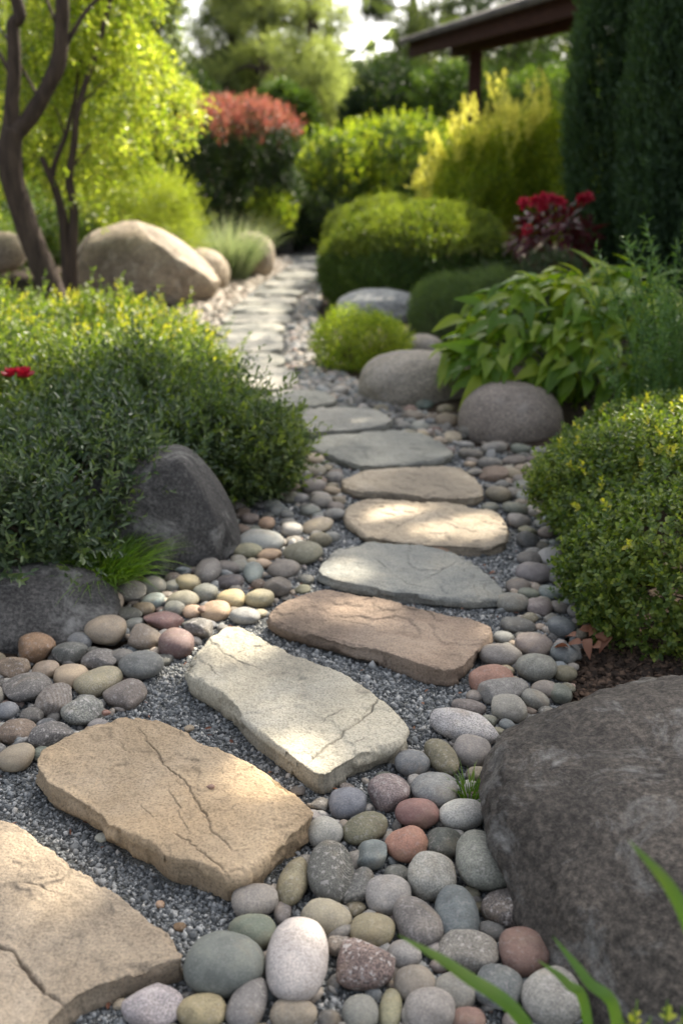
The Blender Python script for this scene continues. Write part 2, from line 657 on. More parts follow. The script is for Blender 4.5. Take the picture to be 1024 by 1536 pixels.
# ------------------------------------------------------------------ ground, grit path
PATH_PX = [(-420, 1536), (-300, 1180), (-60, 1090), (20, 1035), (150, 985), (255, 940), (330, 850), (350, 770), (400, 690), (400, 620),
           (300, 545), (252, 505), (258, 478), (300, 440), (345, 415), (380, 398), (420, 383), (470, 376), (520, 384), (500, 400), (482, 430), (475, 462), (475, 500),
           (490, 545), (540, 585), (600, 625), (690, 668), (800, 690), (850, 700), (835, 780), (850, 860), (880, 930), (845, 960), (850, 1010), (840, 1060), (760, 1100),
           (730, 1160), (745, 1280), (800, 1380), (860, 1480), (900, 1600), (900, 1900), (-420, 1900)]
PATH = [P(x, y) for x, y in PATH_PX]
path_np = np.array([(p.x, p.y) for p in PATH])


def seg_dist(q, poly, closed=True):
    a = np.asarray(poly, float)[:, :2]
    b = np.roll(a, -1, axis=0) if closed else a[1:]
    a = a if closed else a[:-1]
    best = np.full(len(q), 1e9)
    for (ax, ay), (bx, by) in zip(a, b):
        dx, dy = bx - ax, by - ay
        l2 = dx * dx + dy * dy + 1e-12
        t = np.clip(((q[:, 0] - ax) * dx + (q[:, 1] - ay) * dy) / l2, 0, 1)
        best = np.minimum(best, np.hypot(q[:, 0] - ax - t * dx, q[:, 1] - ay - t * dy))
    return best


def ground_z(q):
    q = np.asarray(q, float)
    ins = inpoly(q, path_np)
    d = seg_dist(q, path_np)
    out = np.clip(d / .35, 0, 1)
    q3 = np.column_stack([q, np.zeros(len(q))])
    z = np.where(ins, -.03, -.03 + .06 * out * out * (3 - 2 * out) + .03 * out * fbm(q3 * 1.5, 3, 5))
    return z


def make_ground():
    xs = np.concatenate([np.linspace(-120, -9, 28)[:-1], np.linspace(-9, -2.6, 60)[:-1], np.linspace(-2.6, 3.2, 190), np.linspace(3.2, 9, 50)[1:], np.linspace(9, 120, 28)[1:]])
    ys = np.concatenate([np.linspace(-60, -1, 20)[:-1], np.linspace(-1, 6, 220), np.linspace(6, 20, 150)[1:], np.linspace(20, 180, 50)[1:]])
    X, Y = np.meshgrid(xs, ys)
    q = np.column_stack([X.ravel(), Y.ravel()])
    z = ground_z(q)
    V = np.column_stack([q, z])
    nx, ny = len(xs), len(ys)
    i, j = np.meshgrid(np.arange(nx - 1), np.arange(ny - 1))
    a = (j * nx + i).ravel()
    F = np.column_stack([a, a + 1, a + 1 + nx, a + nx])
    tag(obj('ground', mesh_np('ground', V, F, M_soil, True)), 'dark soil and mulch under the planting beds', None, kind='structure')


def make_path():
    me = bpy.data.meshes.new('gravel_path')
    bm = bmesh.new()
    vs = [bm.verts.new((p.x, p.y, 0)) for p in PATH]
    f = bm.faces.new(vs)
    f.normal_update()
    if f.normal.z < 0:
        f.normal_flip()
    bmesh.ops.triangulate(bm, faces=[f])
    bm.to_mesh(me)
    bm.free()
    me.materials.append(M_bed)
    tag(obj('gravel_path', me), 'grey grit bed of the winding garden path', None, kind='structure')


make_ground()
make_path()

# ------------------------------------------------------------------ stepping slabs
TAN = ((.29, .215, .135), (.39, .295, .19), (.46, .36, .245))
CREAM = ((.33, .30, .235), (.43, .395, .31), (.50, .465, .38))
BROWN = ((.20, .152, .115), (.28, .212, .16), (.35, .275, .21))
BLUE = ((.20, .21, .20), (.29, .29, .26), (.37, .345, .285))
SAND = ((.30, .25, .19), (.40, .335, .25), (.48, .41, .32))
GREY = ((.22, .22, .195), (.30, .295, .255), (.37, .36, .315))
PALE = ((.24, .235, .21), (.31, .30, .265), (.38, .37, .325))
DUSK = ((.235, .19, .14), (.31, .255, .19), (.37, .31, .24))
S_MATS = {k: stone_mat('slab_' + k, *c) for k, c in dict(tan=TAN, cream=CREAM, brown=BROWN, blue=BLUE, sand=SAND, grey=GREY, pale=PALE, dusk=DUSK).items()}

SLABS = [
    # outline of the top (photo px), height, material, cracks (px polylines, depth), label
    dict(o=[(-160, 1270), (-60, 1215), (0, 1229), (60, 1262), (100, 1300), (150, 1326), (205, 1365), (245, 1392), (270, 1420), (272, 1440), (240, 1450), (190, 1462), (130, 1482), (100, 1504), (70, 1530), (20, 1560), (-60, 1590), (-160, 1560)],
         h=.052, m='dusk', cr=[([(-60, 1395), (0, 1420), (40, 1450), (65, 1485), (105, 1510)], .016, .007), ([(35, 1331), (62, 1334), (90, 1343)], .006, .004)],
         lb='dusky brown flagstone split by a curved crack in the lower left corner', nm='split brown slab'),
    dict(o=[(52, 1150), (62, 1128), (95, 1108), (135, 1090), (180, 1076), (205, 1075), (245, 1085), (300, 1112), (345, 1130), (385, 1152), (425, 1180), (455, 1205), (470, 1222), (455, 1242), (425, 1264), (395, 1292), (350, 1318), (310, 1302), (250, 1292), (225, 1270), (190, 1258), (150, 1222), (110, 1198), (75, 1180)],
         h=.065, m='tan', cr=[([(205, 1095), (240, 1140), (270, 1170), (300, 1205), (320, 1245), (350, 1280)], .007, .0035), ([(215, 1210), (230, 1230)], .006, .004), ([(180, 1115), (188, 1130)], .006, .006), ([(260, 1250), (300, 1282), (340, 1312)], .006, .0035), ([(250, 1175), (285, 1255)], .003, .0025)],
         lb='sandy tan flagstone with a thin diagonal crack across its top', nm='tan cracked slab'),
    dict(o=[(277, 1002), (290, 980), (318, 957), (345, 937), (400, 962), (460, 990), (515, 1010), (560, 1038), (590, 1065), (619, 1096), (600, 1112), (560, 1125), (520, 1140), (482, 1166), (450, 1142), (415, 1115), (370, 1082), (345, 1052), (305, 1028), (283, 1015)],
         h=.065, m='cream', cr=[([(572, 1044), (545, 1075), (512, 1103), (470, 1135), (455, 1150)], .010, .004), ([(318, 965), (345, 985), (395, 1005)], .005, .003), ([(520, 1062), (480, 1085)], .005, .0025), ([(300, 990), (330, 1020)], .004, .003), ([(420, 1020), (440, 1028)], .004, .004), ([(560, 1105), (530, 1118)], .005, .003)],
         lb='pale cream-grey flagstone set diagonally with a crack near its front end', nm='cream slab'),
    dict(o=[(397, 927), (420, 908), (460, 895), (490, 888), (560, 897), (640, 918), (700, 930), (738, 945), (732, 962), (710, 985), (684, 1010), (640, 1006), (590, 985), (530, 970), (480, 955), (430, 942)],
         h=.05, m='brown', cr=[([(500, 925), (560, 940)], .004, .003)], lb='reddish brown flagstone between the blue-grey slab and the cream slab', nm='reddish-brown slab'),
    dict(o=[(472, 862), (490, 835), (515, 820), (560, 815), (620, 820), (680, 830), (725, 858), (755, 882), (750, 898), (700, 900), (640, 895), (580, 888), (520, 876)],
         h=.04, m='blue', cr=[([(560, 840), (600, 870), (640, 885)], .005, .004), ([(690, 845), (640, 868)], .004, .004)], lb='blue-grey flagstone with a tan stain, just nearer than the sun-streaked slab', nm='blue-grey slab'),
    dict(o=[(518, 780), (522, 757), (560, 750), (630, 752), (700, 758), (745, 770), (762, 795), (755, 815), (720, 823), (660, 820), (600, 813), (545, 803)],
         h=.04, m='sand', cr=[([(590, 795), (640, 768)], .005, .004)], lb='sandy flagstone streaked with bright sunlight halfway along the path', nm='sun-streaked slab'),
    dict(o=[(510, 722), (540, 708), (600, 702), (660, 700), (700, 705), (725, 735), (722, 748), (660, 748), (590, 743), (530, 738)],
         h=.04, m='sand', cr=[], lb='brownish grey flagstone right behind the sun-streaked slab', nm='brownish-grey slab'),
    dict(o=[(455, 668), (480, 655), (540, 648), (600, 645), (650, 655), (682, 683), (660, 690), (600, 696), (545, 700), (500, 685)],
         h=.04, m='grey', cr=[], lb='broad grey flagstone with a pointed front corner beside the middle shrub', nm='pointed grey slab'),
    dict(o=[(440, 632), (450, 615), (500, 610), (560, 612), (590, 630), (575, 638), (520, 646), (460, 648)],
         h=.04, m='pale', cr=[], lb='light grey flagstone just left of the flat pale-brown boulder', nm='light grey slab'),
    dict(o=[(380, 598), (415, 588), (470, 584), (500, 592), (503, 602), (475, 608), (430, 610), (390, 608)],
         h=.035, m='grey', cr=[], lb='small rounded grey flagstone between the bright white-lit slab and the light grey one', nm='small rounded slab'),
    dict(o=[(345, 565), (360, 555), (400, 550), (440, 553), (448, 572), (430, 580), (390, 586), (355, 582)],
         h=.035, m='pale', cr=[], lb='pale rounded flagstone lit white by the sun at the shrub edge', nm='bright pale slab'),
    dict(o=[(315, 542), (340, 530), (400, 527), (422, 533), (428, 546), (400, 551), (335, 552)], h=.03, m='grey', cr=[], lb='grey flagstone directly behind the bright pale slab', nm='far slab'),
    dict(o=[(300, 520), (320, 505), (380, 497), (420, 500), (427, 518), (418, 527), (360, 527), (310, 525)], h=.03, m='pale', cr=[], lb='wide pale flagstone opposite the low bright green shrub', nm='far slab'),
    dict(o=[(318, 499), (332, 487), (390, 484), (425, 487), (428, 496), (390, 499), (340, 502)], h=.03, m='grey', cr=[], lb='sixth flagstone from the far end of the path', nm='far slab'),
    dict(o=[(330, 483), (342, 472), (400, 470), (434, 472), (434, 482), (390, 485)], h=.03, m='pale', cr=[], lb='fifth flagstone from the far end of the path', nm='far slab'),
    dict(o=[(347, 467), (360, 458), (410, 456), (440, 459), (437, 468), (390, 470)], h=.03, m='grey', cr=[], lb='fourth flagstone from the far end, level with the tall sunny boulder', nm='far slab'),
    dict(o=[(360, 455), (374, 446), (420, 444), (446, 447), (442, 455)], h=.03, m='pale', cr=[], lb='third flagstone from the far end of the path', nm='far slab'),
    dict(o=[(378, 442), (392, 434), (430, 432), (458, 435), (452, 442)], h=.03, m='grey', cr=[], lb='second flagstone from the far end of the path', nm='far slab'),
    dict(o=[(393, 430), (405, 421), (445, 418), (470, 421), (462, 430)], h=.03, m='pale', cr=[], lb='farthest flagstone in plain view, left of the clipped dome', nm='far slab'),
    dict(o=[(410, 417), (420, 408), (455, 404), (478, 408), (472, 416)], h=.03, m='grey', cr=[], lb='thin grey flagstone where the path bends out of sight', nm='far slab'),
    dict(o=[(425, 403), (435, 397), (465, 393), (484, 397), (478, 403)], h=.03, m='pale', cr=[], lb='last sliver of flagstone before the dark rocks at the path end', nm='far slab'),
]


def resample(poly, n):
    q = np.asarray(poly, float)
    # rounded corners: Chaikin twice, then even arc length
    for _ in range(2):
        r = np.roll(q, -1, axis=0)
        q = np.stack([q * .8 + r * .2, q * .2 + r * .8], 1).reshape(-1, 2)
    c = np.concatenate([q, q[:1]])
    s = np.concatenate([[0], np.cumsum(np.hypot(*np.diff(c, axis=0).T))])
    t = np.linspace(0, s[-1], n, endpoint=False)
    return np.column_stack([np.interp(t, s, c[:, 0]), np.interp(t, s, c[:, 1])])


def make_slab(k, sd):
    h = sd['h']
    w = np.array([P(x, y, h)[:2] for x, y in sd['o']])
    near = w[:, 1].mean() < 4.4
    n, rings = ((720, 230) if k < 4 else (420, 110)) if near else ((200, 40) if w[:, 1].mean() < 7 else (110, 18))
    o = resample(w, n)
    c = o.mean(axis=0)
    o3 = np.column_stack([o, np.zeros(n)])
    rad = o - c
    rl = np.linalg.norm(rad, axis=1, keepdims=True)
    o = o + rad / rl * (.012 * fbm(o3 * 9, 4, 31 + k, .6) + .006 * fbm(o3 * 45, 4, 77 + k, .65))[:, None]
    rad = o - c
    rl = np.linalg.norm(rad, axis=1, keepdims=True)
    R = rad / rl
    rows, zr = [], []
    side = [(0.0, -.012, -.03), (.0, -.004, .12), (.0, .0, .35), (.0, -.002, .55), (.0, .001, .75), (.0, -.001, .88)]
    for q, (a, off, zf) in enumerate(side):
        o4 = np.column_stack([o, np.full(n, zf * h)])
        lay = .010 * fbm(o4 * np.array([16, 16, 85.0]), 5, 5 + k, .6) + .006 * np.sign(fbm(o4 * np.array([5, 5, 45.0]), 2, 25 + k))
        rows.append(o + R * (off + lay)[:, None])
        zr.append(np.full(n, zf * h))
    for ww, zf in ((.001, .965), (.004, .99), (.009, 1.0)):
        rows.append(c + rad * (1 - ww / rl))
        zr.append(np.full(n, zf * h))
    smax = 1 - .009 / rl
    for f in np.linspace(1, 0, rings)[1:]:
        rows.append(c + rad * smax * f)
        zr.append(np.full(n, h))
    XY = np.concatenate(rows)
    Z = np.concatenate(zr)
    m = len(rows)
    top = np.repeat(np.arange(m) >= len(side), n)
    p3 = np.column_stack([XY, np.zeros(len(XY))])
    st = fbm(p3 * np.array([4.5, 4.5, 1]) + k * 9.1, 4, 50 + k)
    terr = 1 / (1 + np.exp(-(st - .12) * 90)) + 1 / (1 + np.exp(-(st + .22) * 90)) + .6 / (1 + np.exp(-(st - .3) * 90))
    rel = .0075 * fbm(p3 * 5, 5, 60 + k) + .0045 * terr + .0030 * fbm(p3 * 38, 4, 61 + k, .65)
    # chipped rim
    rim = np.repeat(np.clip(1 - (np.arange(m) - len(side)) / 12, 0, 1), n)
    rel = rel - .03 * rim * np.clip(fbm(p3 * 14, 4, 70 + k, .6) - .08, 0, 1)
    wear = np.zeros(len(XY))
    for line, dep, wid in sd['cr']:
        lp = np.array([P(x, y, h)[:2] for x, y in line])
        lp = spline(np.column_stack([lp, np.zeros(len(lp))]), 60)
        lp[:, :2] += np.column_stack([.016 * fbm(lp * 22, 4, 3, .7), .016 * fbm(lp * 22, 4, 4, .7)])
        d = seg_dist(XY, lp, closed=False)
        var = np.clip(.75 + .9 * fbm(p3 * 16, 3, 14 + k), .22, 1.25)
        ends = np.minimum(np.hypot(*(XY - lp[0, :2]).T), np.hypot(*(XY - lp[-1, :2]).T))
        var = var * np.clip(.2 + ends / .05, 0, 1)
        g = np.exp(-(d / (.0012 + wid * .42 * var)) ** 2) * np.clip(.25 + var, 0, 1)
        sgn = (XY - lp[0, :2]) @ np.array([-(lp[-1, 1] - lp[0, 1]), lp[-1, 0] - lp[0, 0]]) / (np.hypot(*(lp[-1, :2] - lp[0, :2])) + 1e-6)
        rel -= .35 * dep * np.exp(-np.clip(sgn, 0, 1) / .05) * (sgn > 0) * np.clip(ends / .05, 0, 1) * (d < .12) * var
        rel -= .55 * dep * g
        wear = np.maximum(wear, g * (.5 + .5 * np.clip(fbm(p3 * 25, 3, 8) + .5, 0, 1)))
    # terrace rims hold a little dirt
    edge = np.exp(-((st - .12) * 30) ** 2) + np.exp(-((st + .22) * 30) ** 2)
    wear = np.clip(wear + .5 * edge * np.clip(fbm(p3 * 12, 3, 9) + .2, 0, 1), 0, 1)
    wear = np.where(top, wear, .25 * np.clip(1 - Z / h, 0, 1))
    Z = np.where(top, Z + rel, Z)
    V = np.column_stack([XY, Z])
    i = np.arange(m - 1)[:, None] * n
    j = np.arange(n)[None, :]
    a = (i + j).ravel()
    b = (i + (j + 1) % n).ravel()
    F = np.column_stack([a, b, b + n, a + n])
    c3 = np.array([c[0], c[1], 0])
    ob = obj('stepping_stone', mesh_np('stepping_stone', V - c3, F, S_MATS[sd['m']], True, {'wear': wear}), None, c3)
    tag(ob, sd['lb'], 'flagstone', 'stepping stones of the path')
    sd['w'] = w
    sd['px'] = np.array(sd['o'], float).mean(axis=0)


for k, sd in enumerate(SLABS):
    make_slab(k, sd)


def in_slab(q, grow=0.0):
    r = np.zeros(len(q), bool)
    for sd in SLABS:
        c = sd['w'].mean(axis=0)
        r |= inpoly(q, c + (sd['w'] - c) * (1 + grow))
    return r


# ------------------------------------------------------------------ boulders
def ico(sub):
    bm = bmesh.new()
    bmesh.ops.create_icosphere(bm, subdivisions=sub, radius=1)
    V = np.array([v.co[:] for v in bm.verts])
    F = np.array([[v.index for v in f.verts] for f in bm.faces])
    bm.free()
    return V, F


OCT = (np.array([(1, 0, 0), (-1, 0, 0), (0, 1, 0), (0, -1, 0), (0, 0, 1), (0, 0, -1.0)]), np.array([(0, 2, 4), (2, 1, 4), (1, 3, 4), (3, 0, 4), (2, 0, 5), (1, 2, 5), (3, 1, 5), (0, 3, 5)]))
ICO = {s: ico(s) for s in (1, 2, 3, 4, 5, 6, 7)}


def boulder(label, c, r, mat, rot=0.0, sub=5, seed=0, lump=.16, sharp=2.4, cuts=(), fine=.02, tilt=(0, 0)):
    V, F = ICO[sub]
    d = V / (np.abs(V) ** sharp).sum(axis=1, keepdims=True) ** (1 / sharp)
    d = d * (1 + lump * fbm(V * 1.1 + seed * 3.7, 3, seed) + fine * fbm(V * 5 + seed, 5, seed + 3) + fine * .28 * (1 - 2 * np.abs(fbm(V * 9 + seed, 4, seed + 5, .6))))[:, None]
    for nx, ny, nz, off, soft in cuts:
        nn = np.array([nx, ny, nz], float)
        nn /= np.linalg.norm(nn)
        s = d @ nn
        over = np.maximum(s - off - .03 * fbm(d * 4, 3, seed + 9), 0)
        d = d - nn * (over * (1 - soft))[:, None]
    d = d * np.array(r)
    M = (Matrix.Rotation(rot, 3, 'Z') @ Matrix.Rotation(tilt[0], 3, 'X') @ Matrix.Rotation(tilt[1], 3, 'Y'))
    d = d @ np.array(M).T
    o = obj('boulder', mesh_np('boulder', d, F, mat, True), None, c)
    tag(o, label, 'boulder', 'boulders along the path')
    return o


B_dark = boulder_mat('charcoal_boulder', (.028, .027, .027), (.085, .082, .078), (.24, .235, .22), .6, 90, bump=.8)
B_brown = boulder_mat('dark_brown_boulder', (.03, .027, .024), (.09, .077, .064), (.23, .225, .21), .6, 80, bump=.9)
B_tan = boulder_mat('tan_boulder', (.15, .12, .09), (.36, .29, .21), (.50, .45, .36), .5, 60, scale=1.6, bump=.7)
B_grey = boulder_mat('grey_brown_boulder', (.21, .185, .15), (.36, .32, .265), (.36, .34, .31), .3, 90)
B_taupe = boulder_mat('taupe_boulder', (.19, .16, .135), (.30, .255, .215), (.32, .29, .26), .3, 110)
B_pale = boulder_mat('pale_boulder', (.26, .265, .26), (.42, .42, .40), (.5, .5, .48), .3, 60)


def boxed(x0, y0, x1, y1, d, ry, sink=.15):
    """Centre and radii of a stone that fills a photo box at distance d."""
    cx, cy, cz, rx, ry, rz = bl(x0, y0, x1, y1, d, ry)
    return (cx, cy, cz - rz * sink), (rx, ry, rz * (1 + sink))


boulder('huge dark boulder with grey lichen smears filling the lower right corner', (.875, 1.70, -.02), (.55, .60, .35), B_brown, .25, 7, 3, .11, 2.6, [(-.35, -.2, 1, .80, .35), (-.9, -.5, .5, .86, .5), (-.2, -.9, .7, .82, .5)], .055)
boulder('smooth charcoal boulder rising to a peak between the front shrub and middle shrub', (-.69, 3.60, .05), (.295, .26, .375), B_dark, .2, 6, 5, .09, 2.25, [(.80, -.15, .55, .82, .4), (.1, -.9, .5, .80, .4), (-.1, 0, 1, .86, .4)], .022, (0, -.05))
boulder('low charcoal boulder half under the front shrub at the photo edge', (-1.07, 2.94, .02), (.34, .20, .165), B_dark, .35, 6, 8, .10, 2.5, [(.2, -.7, .7, .70, .3)], .03)
c, r = boxed(538, 528, 706, 616, 6.2, .30)
boulder('flat pale-brown boulder in front of the small bright green shrub', c, r, B_grey, .05, 5, 12, .10, 2.3)
c, r = boxed(688, 573, 842, 674, 5.35, .24)
boulder('egg-shaped taupe boulder under the broad-leaved plant', c, r, B_taupe, -.1, 5, 14, .05, 2.1)
c, r = boxed(508, 434, 628, 482, 9.3, .3)
boulder('pale blue-grey boulder in front of the large clipped dome', c, r, B_pale, 0, 5, 15, .12, 2.4)
c, r = boxed(606, 502, 664, 534, 7.5, .16)
boulder('small grey stone beside the soft grey-green shrub', c, r, B_grey, 0, 4, 16, .10, 2.2)
c, r = boxed(116, 334, 326, 462, 10.7, .55)
boulder('tallest sunny tan boulder behind the forked trees', c, r, B_tan, .15, 6, 18, .10, 2.3, [(1, -.1, .9, .62, .3)], .02)
c, r = boxed(262, 372, 344, 438, 11.7, .35)
boulder('smaller tan boulder tucked behind the right end of the tall sunny one', c, r, B_tan, 0, 5, 19, .08, 2.2)
c, r = boxed(338, 350, 412, 416, 13.0, .35)
boulder('tan boulder behind the ornamental grass', c, r, B_tan, 0, 5, 20, .12, 2.3)
c, r = boxed(-40, 348, 38, 400, 9.6, .3)
boulder('tan boulder left of the dark forked trunk, cut by the photo edge', c, r, B_tan, 0, 5, 21, .10, 2.3)
for (x0, y0, x1, y1, d, lb, s) in ((385, 345, 440, 384, 16.2, 'dark rock at the path end, left one of two', 23), (432, 352, 492, 384, 16.6, 'dark rock at the path end, right one of two', 24)):
    c, r = boxed(x0, y0, x1, y1, d, .4)
    boulder(lb, c, r, B_dark, .2, 4, s, .15, 2.6)

